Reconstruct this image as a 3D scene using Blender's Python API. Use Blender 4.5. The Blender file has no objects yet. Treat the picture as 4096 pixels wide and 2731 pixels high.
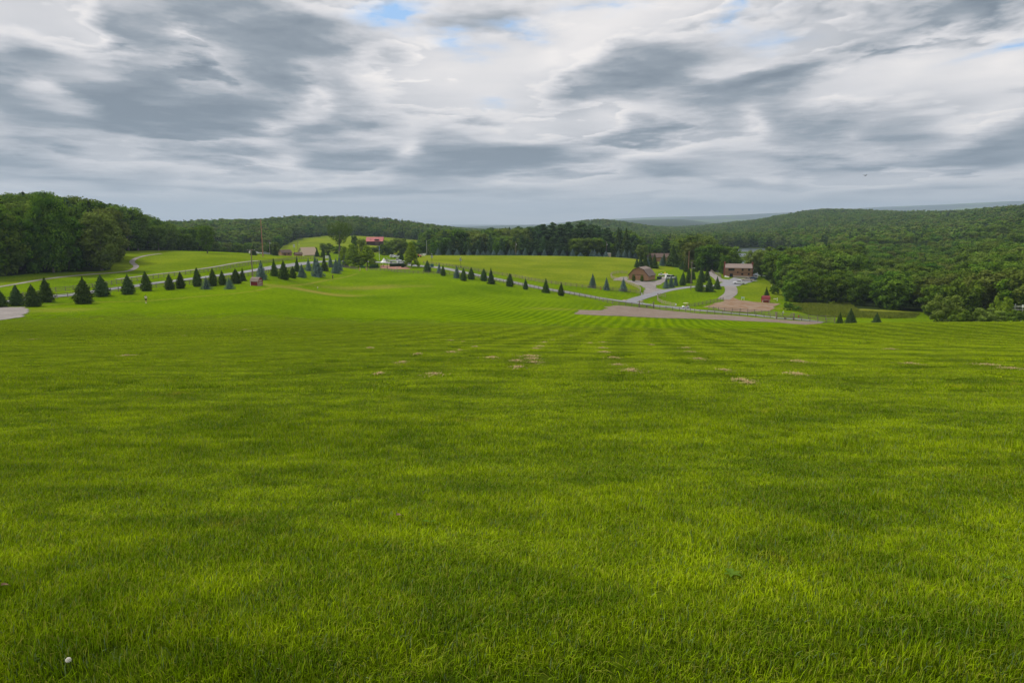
import bpy, bmesh, math, random
import numpy as np
from mathutils import Vector, Matrix

# ------------------------------------------------------------------ camera
scn = bpy.context.scene
EYE = 1.7
F = 2730.0                     # focal length in photo pixels (4096 wide) = 24 mm
TH = math.radians(9.87)        # the camera looks down by this much
SN, CS = math.sin(TH), math.cos(TH)
cam_d = bpy.data.cameras.new('camera'); cam = bpy.data.objects.new('camera', cam_d)
scn.collection.objects.link(cam); scn.camera = cam
cam_d.sensor_width = 36.0; cam_d.lens = F / 4096 * 36.0
cam_d.clip_start = 0.05; cam_d.clip_end = 60000
cam.location = (0, 0, EYE); cam.rotation_euler = (math.radians(90) - TH, 0, 0)

def slope(row):                # photo row -> height per metre of depth, seen from the eye
    v = (1365.5 - row) / F
    return (v * CS - SN) / (CS + v * SN)
def ray(px, row):
    u = (px - 2048) / F; v = (1365.5 - row) / F
    k = CS + v * SN
    return u / k, (v * CS - SN) / k      # x and z for each metre of y

# ------------------------------------------------------------------ light
SUN_EL, SUN_AZ = math.radians(52), math.radians(-70)   # azimuth from +Y towards +X
scn.view_settings.view_transform = 'Standard'; scn.view_settings.look = 'None'
scn.view_settings.gamma = 1; scn.view_settings.exposure = 0.45
sd = bpy.data.lights.new('sun', 'SUN'); sd.energy = 2.3; sd.angle = math.radians(10); sd.color = (1, .95, .86)
so = bpy.data.objects.new('sun', sd); scn.collection.objects.link(so)
sdir = Vector((math.sin(SUN_AZ) * math.cos(SUN_EL), math.cos(SUN_AZ) * math.cos(SUN_EL), math.sin(SUN_EL)))
so.rotation_euler = (-sdir).to_track_quat('-Z', 'Y').to_euler()

class NT:                      # small node-building helper
    def __init__(s, tree): s.t = tree; s.n = tree.nodes; s.l = tree.links
    def add(s, typ, **kw):
        n = s.n.new(typ)
        for k, v in kw.items(): setattr(n, k, v)
        return n
    def put(s, sock, val):
        if isinstance(val, bpy.types.NodeSocket): s.l.new(val, sock)
        elif val is not None: sock.default_value = val
    def math(s, op, a, b=None, c=None, clamp=False):
        n = s.add('ShaderNodeMath', operation=op, use_clamp=clamp)
        s.put(n.inputs[0], a); s.put(n.inputs[1], b); s.put(n.inputs[2], c)
        return n.outputs[0]
    def vmath(s, op, a, b=None, out=0):
        n = s.add('ShaderNodeVectorMath', operation=op)
        s.put(n.inputs[0], a)
        if op == 'SCALE': s.put(n.inputs['Scale'], b)
        else: s.put(n.inputs[1], b)
        return n.outputs[out]
    def comb(s, x, y, z=0.0):
        n = s.add('ShaderNodeCombineXYZ')
        for i, v in enumerate((x, y, z)): s.put(n.inputs[i], v)
        return n.outputs[0]
    def sep(s, v):
        n = s.add('ShaderNodeSeparateXYZ'); s.put(n.inputs[0], v); return n.outputs
    def noise(s, vec, scale, detail=3, rough=.5, lac=2.0, dist=0.0, out=0):
        n = s.add('ShaderNodeTexNoise')
        s.put(n.inputs['Vector'], vec); s.put(n.inputs['Scale'], scale)
        n.inputs['Detail'].default_value = detail; n.inputs['Roughness'].default_value = rough
        n.inputs['Lacunarity'].default_value = lac; n.inputs['Distortion'].default_value = dist
        return n.outputs[out]
    def rng(s, v, a, b, c=0.0, d=1.0, typ='SMOOTHSTEP'):
        n = s.add('ShaderNodeMapRange', interpolation_type=typ)
        s.put(n.inputs[0], v)
        for i, q in enumerate((a, b, c, d)): s.put(n.inputs[i + 1], q)
        return n.outputs[0]
    def ramp(s, v, stops, interp='LINEAR'):
        n = s.add('ShaderNodeValToRGB'); r = n.color_ramp; r.interpolation = interp
        while len(r.elements) < len(stops): r.elements.new(.5)
        for e, (p, c) in zip(r.elements, stops): e.position = p; e.color = (*c, 1)
        s.put(n.inputs[0], v); return n.outputs[0]
    def mix(s, f, a, b, typ='MIX'):
        n = s.add('ShaderNodeMix', data_type='RGBA', blend_type=typ)
        s.put(n.inputs[0], f)
        for i, v in ((6, a), (7, b)):
            if isinstance(v, tuple): v = (*v, 1)
            s.put(n.inputs[i], v)
        return n.outputs[2]

# ------------------------------------------------------------------ sky
wd = bpy.data.worlds.new('World'); scn.world = wd; wd.use_nodes = True
W = NT(wd.node_tree); W.n.clear()
sky = W.add('ShaderNodeTexSky', sky_type='NISHITA', sun_disc=False)
sky.sun_elevation = SUN_EL; sky.sun_rotation = SUN_AZ; sky.altitude = 300
tc = W.add('ShaderNodeTexCoord').outputs['Generated']
dx, dy, dz = W.sep(tc)
zc = W.math('MAXIMUM', dz, 0.0)
den = W.math('ADD', zc, 0.055)
pl = W.comb(W.math('DIVIDE', dx, den), W.math('DIVIDE', dy, den), 0.0)   # cloud deck seen in perspective
az = W.math('ARCTAN2', dx, dy); el = W.math('ARCSINE', dz)
# ragged edges: the large masses are looked up through a warped direction
ec = W.math('ADD', W.math('MAXIMUM', el, 0.0), 0.06)
qx = W.math('DIVIDE', az, W.math('POWER', ec, .2)); qy = W.math('MULTIPLY', W.math('LOGARITHM', ec, math.e), 1.35)
q = W.comb(qx, qy, 0.0)                     # puffs that shrink towards the horizon
wa = W.noise(q, 2.2, 6, .62, out=1); wv = W.vmath('SUBTRACT', wa, (.5, .5, .5))
wx, wy, wz = W.sep(wv)
fall = W.rng(el, 0.0, .30, .10, 1.0, 'LINEAR')
azw = W.math('ADD', az, W.math('MULTIPLY', W.math('MULTIPLY', wx, .34), fall))
elw = W.math('ADD', el, W.math('MULTIPLY', W.math('MULTIPLY', wy, .22), fall))
pa = W.comb(azw, elw, 0.0)
def blobs(lst):
    tot = None
    for (px, row, rx, ry, rot, amp) in lst:
        tx, tz = ray(px, row)
        a0 = math.atan2(tx, 1); e0 = math.atan2(tz, math.hypot(tx, 1))
        k = math.cos(a0)
        m = W.add('ShaderNodeMapping', vector_type='TEXTURE')
        m.inputs['Location'].default_value = (a0, e0, 0)
        m.inputs['Rotation'].default_value = (0, 0, math.radians(rot))
        m.inputs['Scale'].default_value = (rx / F * k * 2.1, ry / F * 2.1, 1)
        W.put(m.inputs['Vector'], pa)
        g = W.add('ShaderNodeTexGradient', gradient_type='QUADRATIC_SPHERE'); W.put(g.inputs[0], m.outputs[0])
        v = g.outputs['Fac']
        tot = W.math('MULTIPLY_ADD', v, amp, tot if tot is not None else 0.0)
    return tot
MASS = [
 (1080,380,260,170,0,-.35),(1180,120,260,120,0,-.25),(300,520,260,60,0,-.3),(3700,540,400,90,0,-.3),(2850,620,300,40,5,-.25),(1850,560,300,50,0,-.2),
 (523,418,290,190,0,-.85),(871,409,400,140,5,-.75),(915,87,320,100,-12,-.55),(480,130,120,210,0,-.35),(150,240,160,80,10,-.3),
 (44,400,160,120,0,-.35),(60,610,220,45,-5,-.6),(900,523,280,45,0,-.45),(1290,496,120,60,20,-.4),(1480,488,130,45,5,-.5),
 (1411,650,230,38,8,-.6),(958,636,160,25,0,-.4),(1350,210,220,150,0,-.38),(2072,660,320,52,5,-1.15),(2701,549,300,60,10,-.85),(2335,348,140,80,20,-.45),
 (2570,305,130,90,30,-.5),(3093,279,270,55,5,-.65),(3529,123,370,80,14,-.85),(3921,52,260,60,10,-.8),(3163,35,160,60,20,-.5),
 (3442,650,480,34,2,-.8),(3964,600,240,70,0,-.75),(3180,662,130,30,0,-.45),(3355,479,320,80,10,-.4),(2100,60,180,70,0,-.3),(2750,200,150,90,20,-.25),
 (1132,771,260,15,0,-.5),(1437,766,230,16,2,-.55),(2658,732,160,20,0,-.4),(3790,749,320,20,0,-.4),(700,700,200,22,0,-.25),(2250,800,300,14,0,-.3),(500,760,90,20,0,-.25),
 (1263,366,80,60,40,.65),(1106,514,60,50,20,.55),(1742,287,280,90,5,.75),(2222,226,200,80,10,.9),(2527,35,300,40,5,.65),
 (2396,470,100,45,0,.6),(2109,522,130,45,0,.4),(3598,261,220,100,5,.8),(4008,287,160,60,10,.65),(3032,488,45,55,10,.6),(3920,488,150,35,15,.6),
 (3450,531,60,40,0,.45),(209,375,110,75,-10,.55),(767,174,55,50,0,.6),(322,130,90,110,20,.55),(784,584,320,17,2,.55),
 (1655,627,55,40,20,.75),(1158,671,70,40,30,.5),(1480,705,270,16,8,.45),(2535,645,140,28,5,.55),(3058,723,50,22,0,.5),(3660,688,150,20,12,.45),
 (2450,150,150,60,0,.4),(1950,380,150,60,0,.45),(1350,840,300,12,0,.25),(300,690,300,14,0,.35),(2050,740,200,16,5,.35),(700,810,80,40,60,.3),
]
BLUE = [(1611,44,190,55,-5,1.1),(1873,174,80,45,0,.8),(2370,17,90,35,0,.8),(2893,43,60,32,0,.9),(4050,209,160,22,10,.8),(2135,113,80,30,0,.7),(3080,100,80,30,0,.4),(1990,405,60,20,0,.5)]
mass = blobs(MASS)
qw = W.vmath('ADD', q, W.vmath('SCALE', wv, .16))
# a bright high sheet, then two decks of cumulus laid over it: thin lit rims, thicker grey cores
def lin(a, b, t): return W.math('ADD', a, W.math('MULTIPLY', W.math('SUBTRACT', b, a), t))
sheet = W.noise(q, 1.3, 5, .6, out=0)
sh = W.math('MULTIPLY_ADD', mass, .38, W.math('MULTIPLY_ADD', sheet, .6, .33))
n3 = W.noise(qw, 6.0, 6, .6, out=0)
for (sc_, off, lo, cov, op, dk) in ((4.6, (3.1, 7.7, 0), .49, .045, .75, .32), (2.2, (0, 0, 0), .465, .05, .86, .26)):
    v1 = W.vmath('ADD', qw, off); n1 = W.noise(v1, sc_, 9, .53, out=0)
    n2 = W.noise(W.vmath('ADD', v1, (-.03/sc_, .11/sc_, 0)), sc_, 9, .53, out=0)
    m = W.math('SUBTRACT', n1, W.math('MULTIPLY', mass, .17))
    al = W.math('MULTIPLY', W.rng(m, lo, lo + cov), op)
    core = W.rng(m, lo + .01, lo + .19)
    v = W.math('ADD', W.math('MULTIPLY_ADD', core, dk - .82, .82), W.math('MULTIPLY', W.math('SUBTRACT', n1, n2), 2.6))
    v = W.math('MULTIPLY_ADD', mass, .36, v)
    v = W.math('MULTIPLY_ADD', W.math('SUBTRACT', n3, .5), .50, v); v = W.math('MULTIPLY_ADD', W.math('SUBTRACT', sheet, .5), -.9, v)
    sh = lin(sh, v, al)
amp_f = W.rng(el, .0, .12, .95, 1.05, 'LINEAR')
sh = lin(.60, sh, amp_f)
sh = W.math('ADD', sh, 0.0, clamp=True)
# radiances of the cloud, in the units of the strength below
ccol = W.ramp(sh, [(0.0, (1.5, 1.8, 2.15)), (.25, (2.25, 2.55, 2.9)), (.5, (4.0, 4.1, 4.35)), (.72, (5.7, 5.6, 5.7)), (1.0, (7.3, 6.95, 6.75))])
veil = W.mix(W.rng(el, 0.0, .06, .7, 0.0), ccol, (6.7, 6.75, 6.8))
bl = W.math('MULTIPLY', blobs(BLUE), W.rng(n3, .38, .62))
bl = W.math('MULTIPLY', bl, 1.5, clamp=True)
blue = W.mix(.75, W.vmath('SCALE', sky.outputs[0], 1.3), (2.6, 4.4, 7.0))
col = W.mix(bl, veil, blue)
bg = W.add('ShaderNodeBackground'); W.put(bg.inputs[0], col); bg.inputs[1].default_value = .1
W.put(W.add('ShaderNodeOutputWorld').inputs[0], bg.outputs[0])
wd.cycles.sampling_method = 'MANUAL'; wd.cycles.sample_map_resolution = 512

# ------------------------------------------------------------------ terrain
# For a fan of directions, the depth at which each photo row of ground lies; z = slope * depth.
# Numbers above 0 are photo rows, numbers below 0 are heights under the eye in metres.
NEARZ = [(0.0, 0.0), (3, -.10), (6, -.38), (10, -.80), (20, -2.15), (40, -4.95)]
COLS = {
 -500: [(60,1305),(90,1300),(120,1285),(145,1245),(155,1225),(170,1210),(190,1180),(215,1150),(260,1080),(350,970),(450,915),(600,905),(1000,905),(2000,905),(7000,900),(12000,893)],
 0:    [(60,1300),(90,1293),(118,1284),(132,1255),(145,1231),(155,1216),(170,1195),(190,1160),(215,1118),(260,1050),(350,945),(450,905),(600,895),(1000,900),(2000,905),(7000,900),(12000,893)],
 500:  [(60,1300),(90,1291),(120,1264),(150,1226),(163,1208),(176,1180),(190,1160),(210,1135),(240,1100),(285,1050),(335,1008),(380,990),(450,975),(600,958),(900,935),(1500,925),(2500,915),(7000,902),(12000,893)],
 1000: [(60,1300),(90,1290),(120,1265),(150,1225),(180,1172),(200,1142),(230,1108),(262,1080),(300,1047),(345,1022),(385,1013),(450,1022),(550,1012),(700,985),(850,950),(1100,918),(1400,912),(2500,915),(7000,902),(12000,895)],
 1400: [(60,1302),(90,1296),(120,1284),(150,1253),(180,1212),(220,1176),(260,1128),(290,1104),(310,1088),(335,1068),(365,1048),(400,1032),(500,1015),(600,990),(700,968),(850,945),(1000,912),(1150,900),(1600,915),(3000,915),(7000,905),(12000,900)],
 1750: [(60,1305),(90,1302),(120,1290),(150,1260),(200,1202),(240,1152),(270,1120),(300,1094),(325,1072),(360,1045),(400,1023),(430,1021),(500,1028),(700,1000),(850,970),(1000,950),(1250,935),(1800,930),(3000,925),(7000,912),(12000,912)],
 2050: [(60,1310),(90,1310),(120,1298),(150,1272),(180,1237),(210,1202),(240,1168),(270,1138),(292,1119),(320,1090),(370,1048),(415,1022),(450,1023),(550,1034),(800,1010),(1200,975),(1800,950),(3000,930),(7000,908),(12000,905)],
 2400: [(60,1314),(90,1318),(115,1313),(142,1282),(165,1262),(200,1235),(222,1215),(245,1190),(262,1168),(300,1125),(350,1072),(400,1036),(430,1027),(480,1037),(700,1020),(1000,990),(1400,940),(1700,905),(2000,908),(3000,920),(6000,886),(8000,900),(12000,880)],
 2700: [(60,1316),(90,1322),(120,1317),(145,1300),(170,1278),(200,1258),(225,1244),(245,1232),(262,1202),(282,1170),(302,1142),(335,1100),(380,1070),(430,1054),(500,1040),(700,1010),(1000,982),(1400,957),(1900,936),(2600,925),(3500,922),(6000,880),(8000,895),(12000,868)],
 2950: [(60,1317),(90,1322),(120,1319),(150,1302),(180,1283),(205,1265),(225,1251),(245,1225),(262,1202),(282,1172),(302,1142),(318,1122),(335,1108),(360,1096),(400,-31.5),(460,-33.5),(600,-34),(835,-33),(858,-30),(900,-28),(1100,977),(1400,948),(1800,918),(2100,906),(2800,905),(4000,915),(8000,895),(12000,858)],
 3300: [(60,1302),(90,1298),(112,1297),(150,1306),(180,1301),(205,1286),(230,1250),(260,-30.8),(330,-30.3),(450,-30.2),(600,-30.0),(700,-29.5),(900,-25),(1100,938),(1300,905),(1550,876),(1850,856),(2300,880),(4000,905),(8000,885),(12000,840)],
 3700: [(60,1294),(90,1290),(112,1291),(150,1300),(180,1306),(210,-31),(240,-31),(300,-31),(450,-30.5),(600,-28),(800,-20),(1000,925),(1250,890),(1550,872),(1900,876),(2500,895),(4000,900),(8000,870),(12000,820)],
 4100: [(60,1292),(90,1288),(112,1289),(150,1300),(175,-25.5),(200,-28),(300,-27),(450,-22),(600,-15),(800,-4),(1000,872),(1250,852),(1600,856),(2000,865),(2500,890),(4000,900),(8000,860),(12000,801)],
 4700: [(60,1288),(90,1286),(112,1290),(150,1296),(175,-23),(200,-26),(300,-22),(450,-12),(600,-4),(800,6),(1000,862),(1250,852),(1600,850),(2000,865),(2500,890),(4000,900),(8000,860),(12000,795)],
}
def pchip(x, y, xq):           # monotone cubic through the points
    h = np.diff(x); d = np.diff(y) / h
    m = np.zeros(len(x)); m[0], m[-1] = d[0], d[-1]
    for i in range(1, len(x) - 1):
        if d[i-1] * d[i] > 0:
            w1, w2 = 2 * h[i] + h[i-1], h[i] + 2 * h[i-1]
            m[i] = (w1 + w2) / (w1 / d[i-1] + w2 / d[i])
    xq = np.clip(xq, x[0], x[-1]); k = np.clip(np.searchsorted(x, xq) - 1, 0, len(h) - 1)
    t = (xq - x[k]) / h[k]
    return ((1+2*t)*(1-t)**2*y[k] + t*(1-t)**2*h[k]*m[k] + t*t*(3-2*t)*y[k+1] + t*t*(t-1)*h[k]*m[k+1])
LY = np.linspace(math.log(.25), math.log(17000), 900)          # table over log depth
TC = []; TZ = []
for px, rows in COLS.items():
    ys = [.25] + [a for a, _ in NEARZ[1:]] + [a for a, _ in rows] + [17000]
    zs = [-1.7] + [b - 1.7 for _, b in NEARZ[1:]] + [(r if r < 0 else slope(r) * a) for a, r in rows] + [-60]
    ss = np.array(zs) / np.array(ys)
    lx = np.log(np.array(ys, float))
    TC.append((px - 2048) / F / (CS + SN * .08)); TZ.append(pchip(lx, ss, LY))
TC = np.array(TC); TZ = np.array(TZ)
TCF = np.linspace(TC[0], TC[-1], 561)
TZF = np.empty((561, len(LY)))
for j in range(len(LY)): TZF[:, j] = pchip(TC, TZ[:, j], TCF)
AZ0, AZ1 = math.atan(TC[0]), math.atan(TC[-1])
def vnoise(x, y, seed=0):      # cheap smooth noise
    xi = np.floor(x); yi = np.floor(y); fx = x - xi; fy = y - yi
    fx = fx*fx*(3-2*fx); fy = fy*fy*(3-2*fy)
    def h(a, b):
        v = np.sin(a * 127.1 + b * 311.7 + seed * 74.7) * 43758.5453
        return v - np.floor(v)
    return (h(xi,yi)*(1-fx)+h(xi+1,yi)*fx)*(1-fy) + (h(xi,yi+1)*(1-fx)+h(xi+1,yi+1)*fx)*fy
def _prof(t, Y):
    a = np.clip((t - TCF[0]) / (TCF[-1] - TCF[0]) * 560, 0, 559.999); i = a.astype(int); fa = a - i
    b = np.clip((np.log(np.maximum(Y, .25)) - LY[0]) / (LY[-1] - LY[0]) * (len(LY) - 1), 0, len(LY) - 1.001); j = b.astype(int); fb = b - j
    s = (TZF[i, j]*(1-fa) + TZF[i+1, j]*fa)*(1-fb) + (TZF[i, j+1]*(1-fa) + TZF[i+1, j+1]*fa)*fb
    return s * np.maximum(Y, .25)
def H(x, y):                   # ground height, world metres
    x = np.asarray(x, float); y = np.asarray(y, float)
    az = np.arctan2(x, y); R = np.hypot(x, y)
    a = np.clip(az, AZ0, AZ1)
    z = _prof(np.tan(a), R * np.cos(a))
    w = np.clip((np.abs(az) - math.radians(60)) / math.radians(120), 0, 1); w = w*w*(3-2*w)
    zm = .5 * (_prof(np.full_like(az, math.tan(AZ0)), R) + _prof(np.full_like(az, math.tan(AZ1)), R))
    z = z * (1 - w) + zm * w
    amp = np.clip(R / 500, 0.01, 1) * .10
    big = np.clip((R - 700) / 1500, 0, 1) * 5.5 + np.clip((R - 5000) / 4000, 0, 1) * 45
    z = z + amp * (vnoise(x / 9, y / 9) - .5) + big * (vnoise(x / 210, y / 260, 3) - .5) * np.where(R > 5000, 0, 1) \
          + np.clip((R - 5000) / 4000, 0, 1) * 40 * (vnoise(x / 1300, y / 900, 5) - .5)
    z = z + .028 * np.clip(R / 12, 0, 1) * (vnoise(x / 2.1, y / 1.3, 7) - .5)
    return z + EYE
def hz(x, y): return float(H(np.array([x]), np.array([y]))[0])
_YS = np.exp(np.linspace(math.log(2), math.log(14000), 6000))
def at(px, row, y0=2.0):       # where the sight line through a photo pixel meets the ground (beyond depth y0)
    a, b = ray(px, row); ys = _YS[_YS > y0]
    d = EYE + b * ys - H(a * ys, ys)
    k = int(np.argmax(d < 0))
    if d[k] >= 0: k = len(ys) - 1
    if k == 0: Y = ys[0]
    else: Y = ys[k-1] + (ys[k] - ys[k-1]) * d[k-1] / (d[k-1] - d[k])
    return Vector((a * Y, Y, hz(a * Y, Y)))
def atY(px, Y):                # ground point in a photo column at a given depth
    a = (px - 2048) / F / (CS + SN * .08)
    for _ in range(4):
        z = hz(a * Y, Y); s = (z - EYE) / Y; v = (s * CS + SN) / (CS - s * SN)
        a = (px - 2048) / F / (CS + v * SN)
    return Vector((a * Y, Y, hz(a * Y, Y)))
def ztop(row, Y): return EYE + slope(row) * Y
def to_px(x, y, z):
    s = (z - EYE) / y; v = (s * CS + SN) / (CS - s * SN)
    return 2048 + x / y * (CS + v * SN) * F, 1365.5 - v * F

# ------------------------------------------------------------------ object helpers
C = scn.collection
def link(o, parent=None):
    C.objects.link(o)
    if parent is not None: o.parent = parent
    return o
def tag(o, label=None, cat=None, group=None, kind=None):
    if label: o['label'] = label
    if cat: o['category'] = cat
    if group: o['group'] = group
    if kind: o['kind'] = kind
    return o
def thing(name, loc, label, cat, rz=0.0, group=None, scale=None):
    o = bpy.data.objects.new(name, None); o.empty_display_size = .2
    o.location = loc; o.rotation_euler = (0, 0, rz)
    if scale: o.scale = scale
    link(o); return tag(o, label, cat, group)
def mesh_np(name, V, Fq, smooth=False):      # V (n,3), Fq (m,k) faces of one size, or a list of such arrays
    me = bpy.data.meshes.new(name)
    Fs = Fq if isinstance(Fq, list) else [Fq]
    Fs = [f for f in Fs if len(f)]
    V = np.asarray(V, np.float32)
    me.vertices.add(len(V)); me.vertices.foreach_set('co', V.ravel())
    li = np.concatenate([f.ravel() for f in Fs]).astype(np.int32)
    tot = np.concatenate([np.full(len(f), f.shape[1], np.int32) for f in Fs])
    st = np.concatenate([[0], np.cumsum(tot)[:-1]]).astype(np.int32)
    me.loops.add(len(li)); me.loops.foreach_set('vertex_index', li)
    me.polygons.add(len(tot)); me.polygons.foreach_set('loop_start', st); me.polygons.foreach_set('loop_total', tot)
    if smooth: me.polygons.foreach_set('use_smooth', np.ones(len(tot), bool))
    me.update(calc_edges=True); return me
def attr(me, name, vals, dom='POINT'):
    vals = np.asarray(vals, np.float32)
    if vals.ndim == 1: a = me.attributes.new(name, 'FLOAT', dom); a.data.foreach_set('value', vals)
    else:
        a = me.attributes.new(name, 'FLOAT_COLOR', dom)
        if vals.shape[1] == 3: vals = np.hstack([vals, np.ones((len(vals), 1), np.float32)])
        a.data.foreach_set('color', vals.ravel())
class MB:                      # collects shapes and links them as ONE mesh object
    def __init__(s): s.v = []; s.f = []
    def _add(s, vs, fs):
        k = len(s.v); s.v += [tuple(v) for v in vs]; s.f += [tuple(i + k for i in f) for f in fs]; return s
    def box(s, cx, cy, cz, sx, sy, sz, rz=0, rx=0, ry=0):
        M = Matrix.Rotation(rz, 3, 'Z') @ Matrix.Rotation(ry, 3, 'Y') @ Matrix.Rotation(rx, 3, 'X')
        vs = [M @ Vector((a*sx/2, b*sy/2, c*sz/2)) + Vector((cx, cy, cz)) for a in (-1,1) for b in (-1,1) for c in (-1,1)]
        return s._add(vs, [(0,1,3,2),(4,6,7,5),(0,4,5,1),(2,3,7,6),(0,2,6,4),(1,5,7,3)])
    def bar(s, a, b, w, h=None):
        h = h or w; a = Vector(a); b = Vector(b); d = b - a; L = d.length
        q = d.to_track_quat('X', 'Z'); m = (a + b) / 2
        vs = [q @ Vector((i*L/2, j*w/2, k*h/2)) + m for i in (-1,1) for j in (-1,1) for k in (-1,1)]
        return s._add(vs, [(0,1,3,2),(4,6,7,5),(0,4,5,1),(2,3,7,6),(0,2,6,4),(1,5,7,3)])
    def tube(s, pts, rad, n=8, cap=True):
        pts = [Vector(p) for p in pts]; rad = rad if isinstance(rad, (list, tuple)) else [rad] * len(pts)
        k = len(s.v); vs = []
        for i, p in enumerate(pts):
            d = (pts[min(i+1, len(pts)-1)] - pts[max(i-1, 0)]).normalized()
            u = d.orthogonal().normalized() if abs(d.z) < .9 else Vector((1, 0, 0)); u = (u - d * u.dot(d)).normalized(); w = d.cross(u)
            vs += [p + (u * math.cos(t) + w * math.sin(t)) * rad[i] for t in [2*math.pi*j/n for j in range(n)]]
        fs = [(i*n+j, i*n+(j+1) % n, (i+1)*n+(j+1) % n, (i+1)*n+j) for i in range(len(pts)-1) for j in range(n)]
        if cap: fs += [tuple(range(n))[::-1], tuple((len(pts)-1)*n + j for j in range(n))]
        return s._add(vs, fs)
    def prism(s, prof, y0, y1):              # outline in x,z drawn from y0 to y1
        n = len(prof); vs = [(x, y0, z) for x, z in prof] + [(x, y1, z) for x, z in prof]
        return s._add(vs, [tuple(range(n)), tuple(range(2*n-1, n-1, -1))] + [(i, i+n, (i+1) % n + n, (i+1) % n) for i in range(n)])
    def lathe(s, prof, n=16, c=(0,0,0)):     # profile of (radius, z)
        vs = [(c[0]+r*math.cos(2*math.pi*j/n), c[1]+r*math.sin(2*math.pi*j/n), c[2]+z) for r, z in prof for j in range(n)]
        m = len(prof); return s._add(vs, [(i*n+j, i*n+(j+1) % n, (i+1)*n+(j+1) % n, (i+1)*n+j) for i in range(m-1) for j in range(n)] + [tuple(range(n))[::-1], tuple((m-1)*n+j for j in range(n))])
    def build(s, name, mat, parent=None, smooth=False, bevel=0):
        me = bpy.data.meshes.new(name); me.from_pydata(s.v, [], s.f)
        bm = bmesh.new(); bm.from_mesh(me); bmesh.ops.recalc_face_normals(bm, faces=bm.faces)
        if bevel: bmesh.ops.bevel(bm, geom=list(bm.edges), offset=bevel, segments=2, affect='EDGES', profile=.6)
        bm.to_mesh(me); bm.free()
        if smooth: me.polygons.foreach_set('use_smooth', [True] * len(me.polygons))
        me.materials.append(mat)
        return link(bpy.data.objects.new(name, me), parent)
def copy_tree(o, parent=None):
    c = o.copy(); C.objects.link(c)
    if parent is not None: c.parent = parent
    for ch in list(o.children): copy_tree(ch, c)
    return c

# ------------------------------------------------------------------ materials
def newmat(name):
    m = bpy.data.materials.new(name); m.use_nodes = True
    N = NT(m.node_tree); N.n.clear(); N.out = N.add('ShaderNodeOutputMaterial'); return m, N
def principled(N, col, rough=.8, spec=.3, metal=0.0, bump=None, bs=.3, bd=.02):
    p = N.add('ShaderNodeBsdfPrincipled')
    N.put(p.inputs['Base Color'], (*col, 1) if isinstance(col, tuple) else col)
    N.put(p.inputs['Roughness'], rough); p.inputs['Specular IOR Level'].default_value = spec; p.inputs['Metallic'].default_value = metal
    if bump is not None:
        b = N.add('ShaderNodeBump'); b.inputs['Strength'].default_value = bs; b.inputs['Distance'].default_value = bd
        N.put(b.inputs['Height'], bump); N.put(p.inputs['Normal'], b.outputs[0])
    return p
def mat(name, col, rough=.75, var=.15, scale=3.0, spec=.3, metal=0.0, stretch=(1,1,1)):
    m, N = newmat(name)
    o = N.add('ShaderNodeTexCoord').outputs['Object']
    n = N.noise(N.vmath('MULTIPLY', o, stretch), scale, 4, .6)
    c = N.mix(n, tuple(x * (1 - var) for x in col), tuple(min(1, x * (1 + var)) for x in col))
    N.put(N.out.inputs[0], principled(N, c, rough, spec, metal, n, .15).outputs[0]); return m
def foliage(name, c1, c2, c3, trans=.25, scale=.35):
    m, N = newmat(name)
    g = N.add('ShaderNodeNewGeometry'); oi = N.add('ShaderNodeObjectInfo')
    at_ = N.add('ShaderNodeAttribute', attribute_name='tint').outputs['Fac']
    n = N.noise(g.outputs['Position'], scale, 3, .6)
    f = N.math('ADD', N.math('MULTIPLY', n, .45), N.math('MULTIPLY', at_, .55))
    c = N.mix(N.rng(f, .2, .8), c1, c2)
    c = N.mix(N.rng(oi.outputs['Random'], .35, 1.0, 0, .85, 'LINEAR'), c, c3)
    hs = N.add('ShaderNodeHueSaturation'); N.put(hs.inputs['Color'], c)
    r2 = N.math('FRACT', N.math('MULTIPLY', oi.outputs['Random'], 17.3))
    N.put(hs.inputs['Value'], N.math('MULTIPLY_ADD', r2, .45, .78)); N.put(hs.inputs['Hue'], N.math('MULTIPLY_ADD', r2, .02, .49))
    d = N.add('ShaderNodeBsdfDiffuse'); N.put(d.inputs[0], hs.outputs[0])
    t = N.add('ShaderNodeBsdfTranslucent'); N.put(t.inputs[0], hs.outputs[0])
    mx = N.add('ShaderNodeMixShader'); mx.inputs[0].default_value = trans
    N.put(mx.inputs[1], d.outputs[0]); N.put(mx.inputs[2], t.outputs[0]); N.put(N.out.inputs[0], mx.outputs[0]); return m

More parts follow.
